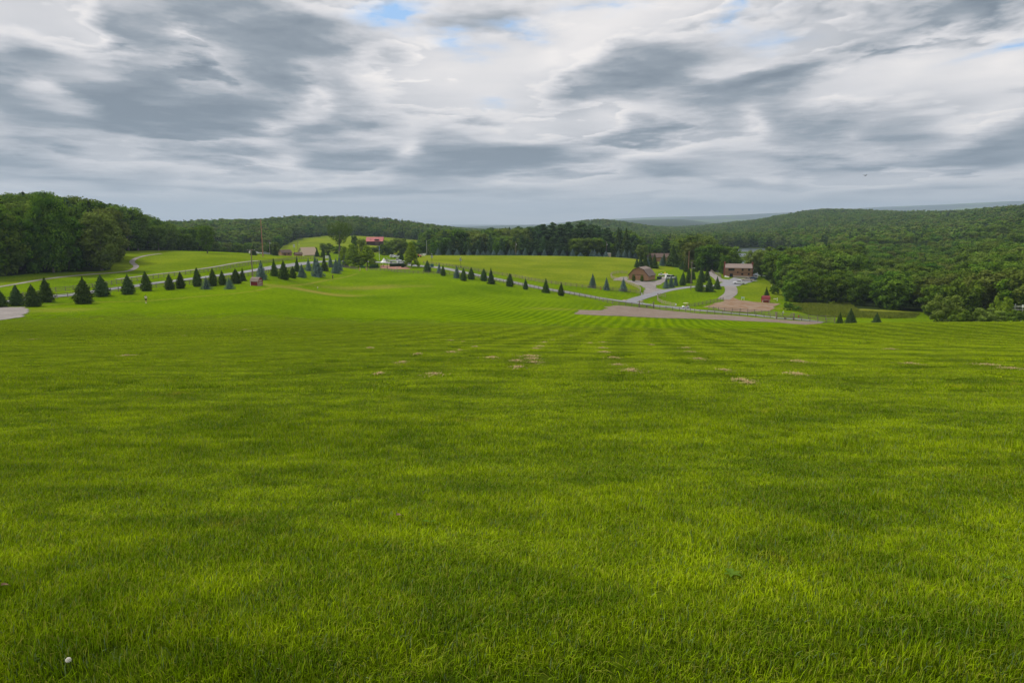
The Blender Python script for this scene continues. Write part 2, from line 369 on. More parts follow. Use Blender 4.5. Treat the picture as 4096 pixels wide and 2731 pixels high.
# ---- the colour of the grass, one field in world metres shared by the turf and its blades
def grass_colour(N, zone):
    P = N.add('ShaderNodeNewGeometry').outputs['Position']
    x, y, z = N.sep(P); P2 = N.comb(x, y, 0.0)
    dist = N.vmath('LENGTH', P2, out=1)
    big = N.noise(P2, .035, 3, .6); mid = N.noise(N.vmath('MULTIPLY', P2, (1, 2.2, 1)), .8, 4, .62); fine = N.noise(N.vmath('MULTIPLY', P2, (1, 1.7, 1)), 2.4, 5, .75)
    warp = N.noise(P2, .022, 2, .5)
    q = N.math('ADD', N.math('SUBTRACT', x, N.math('MULTIPLY', y, .19)), N.math('MULTIPLY', warp, 5.0))
    sw = N.rng(N.math('SINE', N.math('MULTIPLY', q, 3.0)), -.9, .9)
    bend = N.math('ADD', N.math('MULTIPLY', x, .25), N.math('ADD', y, N.math('MULTIPLY', N.math('MULTIPLY', x, x), .012)))
    sw2 = N.rng(N.math('SINE', N.math('MULTIPLY', N.math('ADD', bend, N.math('MULTIPLY', N.noise(P2, .12, 3, .6), 9.0)), 1.7)), -.7, .7)
    swm = N.math('MULTIPLY', N.rng(dist, 9, 34, .05, .15, 'LINEAR'), N.rng(dist, 175, 230, 1.0, .12))
    swm = N.math('MULTIPLY', swm, N.rng(N.math('DIVIDE', x, N.math('MAXIMUM', y, 1.0)), -.35, .05, .25, 1.0))
    sw = N.math('ADD', sw, N.math('MULTIPLY', N.math('SUBTRACT', sw2, .5), N.rng(dist, 22, 70, 1.6, 0.0)))
    f = N.math('ADD', N.math('MULTIPLY', big, .50), N.math('MULTIPLY', mid, .80))
    f = N.math('ADD', f, N.math('MULTIPLY', N.math('SUBTRACT', fine, .5), .75))
    f = N.math('ADD', f, N.math('MULTIPLY', N.math('SUBTRACT', sw, .5), swm))
    lawn = N.mix(N.rng(f, .40, .90), GA, GB)
    lawn = N.mix(N.rng(N.noise(P2, .9, 5, .7), .60, .74, 0, .35), lawn, GDRY)
    r, g, b = N.sep(zone)          # r: pale hay meadow, g: dry worn turf, b: forest floor
    mead = N.mix(N.rng(N.math('ADD', mid, N.math('SUBTRACT', big, .5)), .3, .8), GM1, GM2)
    c = N.mix(r, lawn, mead)
    c = N.mix(N.math('MULTIPLY', g, N.rng(mid, .25, .65, .45, 1.0)), c, GWORN)
    return N.mix(b, c, (.030, .045, .012)), fine, mid
GA, GB, GDRY = (.058, .116, .001), (.176, .268, .001), (.24, .20, .02)
GM1, GM2, GWORN = (.130, .180, .006), (.23, .26, .018), (.27, .225, .05)
def turf_material():
    m, N = newmat('turf')
    zone = N.add('ShaderNodeAttribute', attribute_name='zone').outputs['Color']
    c, fine, mid = grass_colour(N, zone)
    P = N.add('ShaderNodeNewGeometry').outputs['Position']
    far = N.noise(P, 1.6, 6, .75)
    c = N.mix(N.rng(far, .3, .7, 0, .30), c, N.mix(1.0, c, (.45, .5, .5), 'MULTIPLY'))
    dist = N.vmath('LENGTH', P, out=1)                # soil and thatch show under the real blades near by
    c = N.mix(N.rng(dist, 70, 125, .75, 0.0), c, N.mix(.8, c, (.035, .042, .008)))
    p = principled(N, c, 1.0, 0.0, 0, far, .55, .10)
    N.put(N.out.inputs[0], p.outputs[0]); return m
M = {}
M['turf'] = turf_material()
def gravel_material(name, c1, c2, c3, sc=1.0):
    m, N = newmat(name); P = N.add('ShaderNodeNewGeometry').outputs['Position']
    a = N.noise(P, .25*sc, 4, .6); b = N.noise(P, 2.2*sc, 5, .7); d = N.noise(N.vmath('MULTIPLY', P, (1, 3, 1)), .5*sc, 4, .65)
    c = N.mix(N.rng(N.math('ADD', N.math('MULTIPLY', a, .5), N.math('MULTIPLY', d, .5)), .38, .62), c1, c2)
    c = N.mix(N.rng(b, .35, .75, 0, .6), c, c3)
    N.put(N.out.inputs[0], principled(N, c, .92, .2, 0, b, .5, .05).outputs[0]); return m
M['asphalt'] = gravel_material('lane asphalt', (.20,.20,.22), (.25,.25,.27), (.30,.30,.31))
M['gravel'] = gravel_material('gravel', (.17,.15,.14), (.26,.235,.22), (.34,.31,.29))
M['dirt'] = gravel_material('bare gravel soil', (.15,.10,.065), (.22,.175,.14), (.29,.24,.20))
M['soil'] = gravel_material('brown soil', (.20,.105,.045), (.28,.22,.17), (.21,.14,.08))
M['brick'] = gravel_material('red paving', (.30,.13,.09), (.36,.20,.14), (.28,.15,.11), 2)

# ------------------------------------------------------------------ ground sheet
azs = np.concatenate([np.linspace(-math.pi, AZ0 - .02, 40)[:-1], np.linspace(AZ0 - .02, AZ1 + .02, 1001), np.linspace(AZ1 + .02, math.pi, 41)[1:-1]])
rs = np.concatenate([[.02], np.exp(np.linspace(math.log(.3), math.log(17000), 520))])
# denser rings where the lanes, fences and far fields lie
rs = np.unique(np.concatenate([rs, np.linspace(120, 460, 260)]))
A, R = np.meshgrid(azs, rs)
GX, GY = R * np.sin(A), R * np.cos(A)
GZ = H(GX, GY)
V = np.stack([GX, GY, GZ], -1).reshape(-1, 3)
nr, na = A.shape
i0 = np.arange(nr - 1)[:, None] * na + np.arange(na)[None]
i1 = np.arange(nr - 1)[:, None] * na + (np.arange(na)[None] + 1) % na
FQ = np.stack([i0, i0 + na, i1 + na, i1], -1).reshape(-1, 4)[:, ::-1]
gme = mesh_np('ground', V, FQ, True)
def inpoly(x, y, poly):
    ins = np.zeros(x.shape, bool); n = len(poly)
    for i in range(n):
        x0, y0 = poly[i][:2]; x1, y1 = poly[(i+1) % n][:2]
        c = ((y0 > y) != (y1 > y)) & (x < (x1 - x0) * (y - y0) / (y1 - y0 + 1e-12) + x0)
        ins ^= c
    return ins
def soft_poly(pix, y0=60, blur=3):            # 0..1 on the ground grid for a region outlined on the photo
    poly = [at(a, b, y0) for a, b in pix]
    m = inpoly(GX + 1.5*(vnoise(GX/3, GY/3, 1)-.5), GY + 3*(vnoise(GX/4, GY/4, 2)-.5), poly).astype(float)
    return m
def ell(px, row, rx, ry, rot=0, y0=60):       # soft patch round a ground point, radii in metres
    p = at(px, row, y0); c, s = math.cos(rot), math.sin(rot)
    dx_, dy_ = GX - p.x, GY - p.y
    u, v = (dx_*c + dy_*s) / rx, (-dx_*s + dy_*c) / ry
    return np.clip(1.3 - np.hypot(u, v) - .6*(vnoise(GX/5, GY/5, 4)-.5), 0, 1)
mead = np.zeros_like(GX); worn = np.zeros_like(GX); wood = np.zeros_like(GX)
mead = np.maximum(mead, soft_poly([(1640,1045),(1750,1058),(1900,1078),(2130,1122),(2300,1144),(2560,1172),(2550,1110),(2700,1075),(2560,1035),(2400,1026),(2050,1017),(1700,1016)]) * .85)
mead = np.maximum(mead, soft_poly([(0,1150),(170,1125),(520,1085),(760,1082),(980,1052),(1300,1030),(1300,1020),(900,1014),(600,1000),(500,1006),(400,1080),(0,1120)]) * .45)
mead = np.maximum(mead, np.where((GY > 520) & (GY < 3000), .8, 0))
mead = np.maximum(mead, soft_poly([(3040,1212),(2960,1185),(2935,1150),(3000,1135),(3060,1110),(3110,1120),(3150,1180),(3100,1210)]) * .55)
mead = np.maximum(mead, soft_poly([(3120,1215),(3300,1216),(3600,1236),(3620,1262),(3300,1262),(3230,1245)]) * .7)
worn = np.maximum(worn, ell(1250, 1166, 15, 7, .3) * .95)
worn = np.maximum(worn, ell(1480, 1150, 22, 7, .4) * .6)
worn = np.maximum(worn, ell(2200, 1235, 9, 5, .2) * .35)
worn = np.maximum(worn, ell(230, 1240, 9, 6, 0) * .4)
worn = np.maximum(worn, ell(3420, 1240, 30, 6, 0) * .45)
d2 = np.full(GX.shape, 1e9)                    # trodden trail across the lawn
tr = [at(a, b, 60) for a, b in [(170,1221),(350,1209),(600,1203),(734,1191),(921,1176),(1029,1163),(1200,1139),(1308,1120),(1427,1095)]]
for p, q_ in zip(tr[:-1], tr[1:]):
    d_ = (q_ - p).to_2d(); L2 = d_.length_squared
    t_ = np.clip(((GX-p.x)*d_.x + (GY-p.y)*d_.y) / L2, 0, 1)
    d2 = np.minimum(d2, (GX-p.x-t_*d_.x)**2 + (GY-p.y-t_*d_.y)**2)
worn = np.maximum(worn, np.clip(1.3 - np.sqrt(d2) / .9, 0, 1) * .55)
gattr = np.stack([mead, worn, wood], -1)

# ------------------------------------------------------------------ lanes, yards, water: draped sheets of their own
def drape(name, mat_, X, Y_, lift=.05, extra=None, kind='structure'):   # X, Y_: 2D grids
    Z = H(X, Y_) + lift
    if extra is not None: Z = Z + extra
    n, m = X.shape
    i0 = np.arange(n-1)[:, None] * m + np.arange(m-1)[None]
    Fq = np.stack([i0, i0 + 1, i0 + m + 1, i0 + m], -1).reshape(-1, 4)
    me = mesh_np(name, np.stack([X, Y_, Z], -1).reshape(-1, 3), Fq, True); me.materials.append(mat_)
    o = link(bpy.data.objects.new(name, me)); o['kind'] = kind; return o
def smooth_line(pts, step=1.5):
    P = np.array([[p.x, p.y] for p in pts]); out = []
    for i in range(len(P) - 1):
        p0 = P[max(i-1, 0)]; p1 = P[i]; p2 = P[i+1]; p3 = P[min(i+2, len(P)-1)]
        n = max(2, int(np.linalg.norm(p2 - p1) / step))
        for k in range(n):
            t = k / n; a = .5 * ((2*p1) + (-p0+p2)*t + (2*p0-5*p1+4*p2-p3)*t*t + (-p0+3*p1-3*p2+p3)*t**3); out.append(a)
    out.append(P[-1]); return np.array(out)
def strip(name, mat_, pix, width, lift=.06, y0=60, kind='structure', across=5):
    L = smooth_line([at(a, b, y0) if b is not None else a for a, b in pix])
    T = np.gradient(L, axis=0); T /= np.linalg.norm(T, axis=1)[:, None]; Nn = np.stack([-T[:, 1], T[:, 0]], -1)
    w = width * (1 + .10 * (vnoise(L[:, 0] / 6, L[:, 1] / 6, 9) - .5))
    o = np.linspace(-.5, .5, across)
    X = L[:, 0:1] + Nn[:, 0:1] * w[:, None] * o; Y_ = L[:, 1:2] + Nn[:, 1:2] * w[:, None] * o
    crown = .05 * (1 - (2*o)**2)[None]
    return drape(name, mat_, X, Y_, lift, crown, kind)
def yard(name, mat_, pix, lift=.05, y0=60, step=.45):      # an outlined patch of ground, cut from a fine grid with ragged edge
    poly = [at(a, b, y0) for a, b in pix]
    xs = [p.x for p in poly]; ys = [p.y for p in poly]
    X, Y_ = np.meshgrid(np.arange(min(xs)-1, max(xs)+1, step), np.arange(min(ys)-1, max(ys)+1, step))
    cx = X[:-1, :-1] + step/2; cy = Y_[:-1, :-1] + step/2
    jx = .9*(vnoise(cx/1.3, cy/1.3, 1)-.5) + .9*(vnoise(cx/4, cy/4, 3)-.5); jy = 1.0*(vnoise(cx/3, cy/3, 2)-.5)
    ins = inpoly(cx + jx, cy + jy, poly)
    n, m = X.shape
    i0 = np.arange(n-1)[:, None] * m + np.arange(m-1)[None]
    Fq = np.stack([i0, i0 + 1, i0 + m + 1, i0 + m], -1)[ins]
    Z = H(X, Y_) + lift
    me = mesh_np(name, np.stack([X, Y_, Z], -1).reshape(-1, 3), Fq, True)
    bm = bmesh.new(); bm.from_mesh(me); bmesh.ops.delete(bm, geom=[v for v in bm.verts if not v.link_faces], context='VERTS'); bm.to_mesh(me); bm.free()
    me.materials.append(mat_)
    o = link(bpy.data.objects.new(name, me)); o['kind'] = 'structure'; return o
LANE = [(-160,1238),(0,1212),(95,1199),(230,1184),(300,1178),(370,1167),(460,1154),(620,1133),(760,1116),(880,1101),(1000,1085),(1075,1073),(1163,1061),(1250,1050),(1330,1044),(1420,1045),(1500,1048),(1560,1052),(1640,1060),(1740,1069),(1800,1078),(1842,1087),(1906,1100),(2001,1119),(2076,1134),(2144,1148),(2212,1160),(2300,1174),(2364,1186),(2428,1197),(2491,1206),(2555,1214),(2619,1223),(2704,1231),(2768,1239),(2900,1251),(2985,1258),(3070,1268),(3176,1276),(3261,1285),(3304,1289)]
strip('lane', M['asphalt'], LANE, 5.2, .07)
strip('side_lane', M['asphalt'], [(2500,1209),(2556,1194),(2618,1176),(2664,1163),(2710,1155),(2755,1149),(2800,1146),(2850,1143),(2900,1143)], 3.7, .09)
yard('barn_yard', M['gravel'], [(2446,1122),(2478,1108),(2509,1106),(2512,1121),(2556,1122),(2590,1127),(2645,1119),(2625,1107),(2660,1108),(2668,1120),(2653,1132),(2625,1141),(2624,1152),(2660,1159),(2600,1178),(2560,1186),(2578,1168),(2580,1157),(2566,1144),(2526,1132),(2503,1124),(2480,1122)], .05)
yard('parking_apron', M['asphalt'], [(2879,1140),(2892,1125),(2865,1114),(2915,1120),(2930,1110),(2972,1118),(3030,1123),(2963,1143),(2933,1147),(2906,1149)], .10)
strip('yard_track', M['gravel'], [(2920,1144),(2925,1160),(2922,1175),(2906,1188),(2893,1198)], 5.0, .08)
strip('uphill_track', M['gravel'], [(2884,1128),(2868,1112),(2850,1099),(2838,1088)], 4.0, .08)
yard('gravel_yard', M['soil'], [(2893,1198),(2930,1186),(2963,1202),(3051,1211),(3118,1214),(3082,1243),(2990,1248),(2905,1246),(2865,1232),(2812,1228),(2854,1214),(2900,1206)], .05)
yard('dirt_lot', M['dirt'], [(2300,1257),(2319,1240),(2396,1242),(2434,1234),(2415,1228),(2466,1221),(2513,1225),(2598,1234),(2700,1245),(2800,1255),(2985,1267),(3070,1275),(3176,1283),(3272,1288),(3293,1291),(3219,1299),(3112,1290),(2964,1284),(2800,1276),(2555,1268),(2406,1262)], .05, 100)
yard('gravel_pull_off', M['gravel'], [(-120,1290),(0,1281),(74,1271),(106,1262),(116,1245),(106,1228),(21,1228),(0,1231),(-130,1236)], .06, 90)
yard('plaza', M['brick'], [(1526,1074),(1522,1062),(1550,1061),(1589,1063),(1618,1067),(1640,1073),(1638,1077),(1560,1077)], .06)
strip('meadow_track', M['gravel'], [(-60,1158),(0,1147),(85,1133),(170,1118),(298,1103),(383,1096),(468,1090),(518,1083),(545,1066),(528,1048),(546,1033),(589,1022),(643,1015)], 2.0, .05)
strip('paddock_track', M['gravel'], [(464,1118),(536,1108),(620,1098),(740,1084),(849,1069),(921,1056),(988,1047),(1040,1043)], 2.0, .05)
# the lake: one level sheet; the land stands out of it
mw, N = newmat('lake water')
P = N.add('ShaderNodeNewGeometry').outputs['Position']
wn = N.noise(N.vmath('MULTIPLY', P, (1, .4, 1)), .35, 4, .6)
pw = principled(N, (.04, .06, .07), .30, .5, 0, wn, .6, .12); pw.inputs['IOR'].default_value = 1.33
N.put(N.out.inputs[0], pw.outputs[0])
LAKE_Z = EYE - 31.0
lx, ly = np.meshgrid(np.linspace(60, 420, 12), np.linspace(390, 960, 16))
lme = mesh_np('lake', np.stack([lx, ly, np.full_like(lx, LAKE_Z)], -1).reshape(-1, 3),
     np.array([[j*12+i, j*12+i+1, (j+1)*12+i+1, (j+1)*12+i] for j in range(15) for i in range(11)]))
lme.materials.append(mw); lake = link(bpy.data.objects.new('lake', lme)); lake['kind'] = 'structure'

# ------------------------------------------------------------------ trees
M['leaf_dark'] = foliage('dark broadleaf foliage', (.040,.094,.009), (.120,.225,.016), (.145,.210,.026))
M['leaf_mid'] = foliage('broadleaf foliage', (.056,.116,.010), (.155,.250,.020), (.175,.215,.045))
M['leaf_light'] = foliage('pale green foliage', (.13,.19,.010), (.27,.35,.018), (.21,.31,.03))
M['needle'] = foliage('dark spruce needles', (.032,.062,.014), (.075,.120,.020), (.060,.105,.040), .12)
M['needle_blue'] = foliage('blue spruce needles', (.055,.10,.085), (.15,.22,.205), (.10,.16,.14), .1)
M['pine'] = foliage('pine needles', (.034,.070,.024), (.075,.135,.036), (.055,.105,.042), .1)
M['cedar'] = foliage('yellow green shrub foliage', (.06,.10,.008), (.12,.16,.01), (.08,.13,.01), .15)
M['hedge'] = foliage('clipped hedge foliage', (.018,.045,.008), (.035,.075,.012), (.03,.06,.01), .15)
M['bark'] = mat('grey bark', (.16,.14,.12), .9, .3, 4, stretch=(3,3,.4))
M['bark_dark'] = mat('dark bark', (.07,.055,.045), .9, .3, 4, stretch=(3,3,.4))
def leaves(pos, nrm, size, rg, flat=1.0):   # quads at pos facing roughly nrm
    n = len(pos)
    nn = nrm + rg.normal(0, .5, (n, 3)); nn /= np.linalg.norm(nn, axis=1)[:, None] + 1e-9
    r = rg.normal(0, 1, (n, 3)); u = np.cross(nn, r); u /= np.linalg.norm(u, axis=1)[:, None] + 1e-9
    w = np.cross(nn, u); s = (size * rg.uniform(.6, 1.35, n))[:, None]
    Vq = np.stack([pos - u*s*.5, pos + w*s*.5*flat, pos + u*s*.5, pos - w*s*.5*flat], 1).reshape(-1, 3)
    return Vq, np.arange(n*4).reshape(n, 4)
def crown_mesh(name, blobs_, nleaf, size, mat_, rg, up=.25, core=True):
    B = np.array(blobs_)                     # cx cy cz rx rz
    w = B[:, 3]**2; w /= w.sum(); k = rg.choice(len(B), nleaf, p=w)
    d = rg.normal(0, 1, (nleaf, 3)); d /= np.linalg.norm(d, axis=1)[:, None]
    rr = rg.uniform(.55, 1.08, nleaf)**.6
    rad = np.stack([B[k, 3], B[k, 3], B[k, 4]], -1)
    pos = B[k, :3] + d * rad * rr[:, None]
    # leaves buried in another blob are moved off it only rarely: drop them
    keep = np.ones(nleaf, bool)
    for b in B:
        q = (pos - b[:3]) / np.array([b[3], b[3], b[4]])
        keep &= ~((np.linalg.norm(q, axis=1) < .62))
    pos, d, k = pos[keep], d[keep], k[keep]
    Vv, Fv = leaves(pos, d + [0, 0, up], size, rg)
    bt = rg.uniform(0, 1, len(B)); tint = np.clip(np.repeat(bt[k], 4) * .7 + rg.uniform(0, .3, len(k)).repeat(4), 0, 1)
    me_v = [Vv]; me_f = [Fv]
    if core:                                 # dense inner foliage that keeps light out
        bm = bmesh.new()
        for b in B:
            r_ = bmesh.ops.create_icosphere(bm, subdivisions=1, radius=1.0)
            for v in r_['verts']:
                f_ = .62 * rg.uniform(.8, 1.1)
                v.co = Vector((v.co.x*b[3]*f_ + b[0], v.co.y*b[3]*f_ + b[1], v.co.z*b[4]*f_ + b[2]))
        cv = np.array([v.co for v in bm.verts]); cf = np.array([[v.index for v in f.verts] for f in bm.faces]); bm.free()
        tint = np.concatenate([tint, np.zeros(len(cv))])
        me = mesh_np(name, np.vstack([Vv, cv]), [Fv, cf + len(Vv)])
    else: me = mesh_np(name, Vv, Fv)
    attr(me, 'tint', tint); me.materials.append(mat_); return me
def decid_blobs(rg, nb=22, z0=.18, rx=.33, shape='round'):
    out = []
    for i in range(nb):
        t = (i + .5) / nb
        z = z0 + (1 - z0) * (t ** .9) - .05
        if shape == 'round': rad = rx * math.sqrt(max(0, 1 - ((z - (z0*.45+.5)) / (.56 - z0*.45)) ** 2))
        elif shape == 'cone': rad = rx * max(.05, (1 - (z - z0) / (1.02 - z0))) ** .75
        elif shape == 'elm': rad = rx * (.45 + .55 * math.sin(min(1, (z - z0) / (1 - z0)) * 2.6))
        else: rad = rx * (.75 + .25 * math.sin(t * 9))
        a = i * 2.4 + rg.uniform(-.5, .5); b = rg.uniform(.09, .15) if shape != 'cone' else rg.uniform(.06, .11)
        q = max(0, rad - b * .7) * rg.uniform(.75, 1.1)
        out.append((q*math.cos(a), q*math.sin(a), min(z, 1 - b*.9), b * rg.uniform(.9, 1.25), b * rg.uniform(.7, .95)))
    out.append((0, 0, z0*.45+.5, rx*.62, .30 * (1 - z0)))
    return out
def trunk_mesh(name, h0, r0, mat_, rg, limbs=4, spread=.2):
    m = MB(); b = Vector((rg.uniform(-.01,.01), rg.uniform(-.01,.01), h0))
    m.tube([(0,0,-.03), (b.x*.3, b.y*.3, h0*.4), b, (b.x, b.y, min(.85, h0+.35))], [r0*1.35, r0, r0*.8, r0*.2], 7)
    for i in range(limbs):
        a = i * 2*math.pi/limbs + rg.uniform(-.5,.5); z = h0 * rg.uniform(.75, 1.1); s = spread * rg.uniform(.7, 1.2)
        m.tube([(b.x, b.y, z), (s*.5*math.cos(a), s*.5*math.sin(a), z+.12), (s*math.cos(a), s*math.sin(a), z+.28)], [r0*.5, r0*.35, r0*.12], 5)
    me = bpy.data.meshes.new(name); me.from_pydata(m.v, [], m.f); me.materials.append(mat_); return me
def spruce_mesh(name, rg, mat_, base_w=.36, nl=15, power=.9, egg=False, size=.035, per=30, droop=.35, layered=.5):
    # rings of boughs, each bough a short run of needle sprays
    pos = []; nrm = []; tt = []
    for i in range(nl):
        t = i / (nl - 1); z = .05 + .93 * t
        r = base_w * ((1 - t) ** power)
        if egg: r = base_w * ((1 - t ** 1.45) ** .85) * min(1, .70 + 1.7 * t)
        r = max(r, .012); nb = max(4, int(per * (r / base_w) ** .8))
        for j in range(nb):
            a = 2*math.pi*j/nb + rg.uniform(-.15, .15) + i; rr = r * rg.uniform(.68, 1.16) * (1 + .10*math.sin(a*3 + i*1.3)); tb = rg.uniform(0, 1); dzj = rg.normal(0, .012)
            for k in range(9):
                f = .45 + .55 * ((k + rg.uniform(0, 1)) / 9) ** .6
                zz = z + dzj - droop * rr * f * .6 + rg.normal(0, .014) + (f**3) * rr * .12
                aa = a + rg.normal(0, .10)
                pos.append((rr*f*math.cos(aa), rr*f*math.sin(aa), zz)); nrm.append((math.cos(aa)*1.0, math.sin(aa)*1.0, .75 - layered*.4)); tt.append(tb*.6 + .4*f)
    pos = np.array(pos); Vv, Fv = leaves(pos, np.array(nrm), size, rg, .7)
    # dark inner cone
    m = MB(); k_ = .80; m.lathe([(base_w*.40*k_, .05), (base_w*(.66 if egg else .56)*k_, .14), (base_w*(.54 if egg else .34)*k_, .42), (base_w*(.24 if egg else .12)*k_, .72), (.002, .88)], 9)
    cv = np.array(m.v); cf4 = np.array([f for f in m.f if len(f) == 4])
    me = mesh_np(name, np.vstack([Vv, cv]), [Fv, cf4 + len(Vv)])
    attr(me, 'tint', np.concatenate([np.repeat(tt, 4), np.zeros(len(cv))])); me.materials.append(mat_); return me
def pine_blobs(rg):
    out = []; n = 20
    for i in range(n):
        t = i / (n - 1); z = .28 + .68 * t
        r = .20 * (1 - t) ** .6 + .03; a = i * 2.2 + rg.uniform(-.6, .6); q = r * rg.uniform(.35, 1.0); b = rg.uniform(.06, .10) * (1.15 - .5*t)
        out.append((q*math.cos(a), q*math.sin(a), z, b * 1.3, b * .55))
    return out
RG = np.random.default_rng(7)
VAR = {}
def variants(kind, n, f): VAR[kind] = [f(i, np.random.default_rng(hash(kind) % 1 + 100*i + len(kind)*7)) for i in range(n)]
TR_A = [trunk_mesh('trunk', .30, .018, M['bark'], np.random.default_rng(i), 4, .2) for i in range(3)]
TR_D = [trunk_mesh('trunk', .20, .014, M['bark_dark'], np.random.default_rng(10+i), 3, .15) for i in range(3)]
TR_S = [trunk_mesh('trunk', .12, .018, M['bark_dark'], np.random.default_rng(20+i), 0) for i in range(2)]
variants('oak', 7, lambda i, g: (crown_mesh('crown', decid_blobs(g, 24 + i % 4, .16 + .02*(i % 3), .30 + .02*(i % 4)), 4200, .034, M['leaf_dark' if i % 3 else 'leaf_mid'], g), TR_A[i % 3]))
variants('maple', 6, lambda i, g: (crown_mesh('crown', decid_blobs(g, 22, .08, .36 + .02*(i % 3)), 3600, .040, M['leaf_mid' if i % 3 else 'leaf_dark'], g), TR_D[i % 3]))
variants('big', 2, lambda i, g: (crown_mesh('crown', decid_blobs(g, 40, .14, .36), 9500, .024, M['leaf_dark' if i else 'leaf_mid'], g), TR_A[i]))
variants('pale', 3, lambda i, g: (crown_mesh('crown', decid_blobs(g, 48, .14, .36, 'cone'), 6500, .034, M['leaf_light'], g, .1), TR_A[i % 3]))
variants('pine', 5, lambda i, g: (crown_mesh('crown', pine_blobs(g), 3200, .036, M['pine'], g, .8), TR_D[i % 3]))
variants('spruce', 6, lambda i, g: (spruce_mesh('crown', g, M['needle'], .26 + .02*(i % 3), 19, .72, True, .050), TR_S[i % 2]))
variants('cone', 4, lambda i, g: (spruce_mesh('crown', g, M['needle'], .21 + .02*(i % 2), 20, .95, False, .042), TR_S[i % 2]))
variants('blue', 4, lambda i, g: (spruce_mesh('crown', g, M['needle_blue'], .27 + .02*(i % 2), 15, .85, False, .046, 28, .2), TR_S[i % 2]))
variants('roundblue', 2, lambda i, g: (spruce_mesh('crown', g, M['needle_blue'], .48, 12, .75, False, .045, 30, .15), TR_S[0]))
TR_E = [trunk_mesh('trunk', .42, .030, M['bark'], np.random.default_rng(40), 6, .24)]
variants('elm', 1, lambda i, g: (crown_mesh('crown', decid_blobs(g, 26, .48, .40, 'elm')[:-1], 4200, .026, M['leaf_dark'], g, .3, False), TR_E[0]))
variants('bush', 3, lambda i, g: (crown_mesh('crown', decid_blobs(g, 18, .02, .55), 3000, .055, M['leaf_mid' if i != 1 else 'leaf_light'], g), TR_D[i % 3]))
variants('cedar', 2, lambda i, g: (crown_mesh('crown', [(0,0,.35,.24,.34),(0,0,.6,.2,.34),(.03,0,.2,.2,.2)], 1500, .05, M['cedar'], g), TR_S[0]))
LOWT = [crown_mesh('far_crown', decid_blobs(np.random.default_rng(50+i), 11, .05, .40), 620, .085, M['leaf_mid' if i % 2 else 'leaf_dark'], np.random.default_rng(60+i)) for i in range(6)]
LOWT += [spruce_mesh('far_crown', np.random.default_rng(80), M['needle'], .24, 9, .9, False, .07, 12), crown_mesh('far_crown', pine_blobs(np.random.default_rng(81)), 500, .07, M['pine'], np.random.default_rng(82), .8)]
TREE_N = {}
NAMES = {'oak':'broadleaf_tree','maple':'broadleaf_tree','big':'broadleaf_tree','elm':'broadleaf_tree','pale':'ornamental_tree','pine':'pine_tree','spruce':'spruce_tree','cone':'spruce_tree','blue':'blue_spruce_tree','roundblue':'blue_spruce_tree','bush':'bush','cedar':'shrub'}
rt = random.Random(5)
def tree(kind, p, h, label, cat='tree', group=None, width=None, variant=None, name=None):
    vs = VAR[kind]; k = variant if variant is not None else rt.randrange(len(vs)); cm, tm = vs[k % len(vs)]
    base = {'oak':.64,'maple':.78,'big':.74,'elm':.72,'pale':.66,'pine':.44,'spruce':.52,'cone':.38,'blue':.50,'roundblue':.96,'bush':1.1,'cedar':.5}[kind]
    sx = h if width is None else width / base
    o = thing(name or NAMES[kind], p, label, cat, rt.uniform(0, 6.28), group, (sx * rt.uniform(.95, 1.06), sx, h))
    o.rotation_euler[0] = rt.uniform(-.03, .03); o.rotation_euler[1] = rt.uniform(-.03, .03)
    nm_c, nm_t = ('foliage', 'stem') if kind in ('bush', 'cedar') else ('crown', 'trunk')
    link(bpy.data.objects.new(nm_t, tm), o); link(bpy.data.objects.new(nm_c, cm), o)
    return o
def px_tree(kind, px, base, top, w, label, y0=60, Y=None, group=None, cat='tree', variant=None, name=None):
    p = at(px, base, y0) if Y is None else atY(px, Y)
    h = max(.4, ztop(top, p.y) - p.z)
    p.z -= .08
    return tree(kind, p, h + .08, label, cat, group, w / F * p.y if w else None, variant, name)

# ------------------------------------------------------------------ the woods
def PX(x, y): return 2048 + np.asarray(x) / np.asarray(y) * F * (CS + SN * .08)
def edge(lst, y0=60):
    P_ = [(a, at(a, b, y0).y if b > 0 else -b) for a, b in lst]; return [p[0] for p in P_], [p[1] for p in P_]
# depth at which the trees begin, by photo column: a positive number is a photo row, a negative one a depth
E_ = edge([(-600,-245),(-300,-228),(0,1106),(50,1104),(170,1091),(270,1089),(400,1086),(452,1078),(462,-338),(520,-345),(690,-370),(845,-385),(850,-440),(1110,-450),
  (1125,-640),(1200,-800),(1300,-860),(1690,-865),(1700,-600),(1740,-450),(2100,-448),(2460,-445),(2550,-425),(2565,-425),(2760,-420),(2780,-392),(2880,-375),(2915,-372),
  (2917,-840),(3052,-840),(3056,-335),(3090,-318),(3126,-300),(3150,-268),(3225,-262),(3399,-262),(3436,-246),(3700,-240),(3800,-215),(3960,-200),(4400,-190)])
def front(px): return np.interp(px, *E_)
def in_lake(x, y): return (H(x, y) < LAKE_Z + .4) & (y > 385) & (y < 930) & (PX(x, y) > 2700) & (PX(x, y) < 3500)
def wooded(x, y):
    px = PX(x, y); m = (y > front(px)) & (y < 5200)
    m &= ~in_lake(x, y)
    m &= ~((px > 2570) & (px < 2700) & (y < 470))                 # the brown building and its yard
    m &= ~((px > 2540) & (px < 2625) & (y > 560) & (y < 800))     # a pale field
    return m
gw = wooded(GX, np.maximum(GY, 1)) & (GY > 150)
wood = np.where(gw, 1.0, 0.0)
wood = np.where((GY > 5200) & (vnoise(GX / 420, GY / 900, 11) < .75), .9, wood)
gattr[..., 2] = wood; gattr[..., 0] *= (1 - np.minimum(wood, 1) * .9)
attr(gme, 'zone', gattr.reshape(-1, 3)); gme.materials.append(M['turf'])
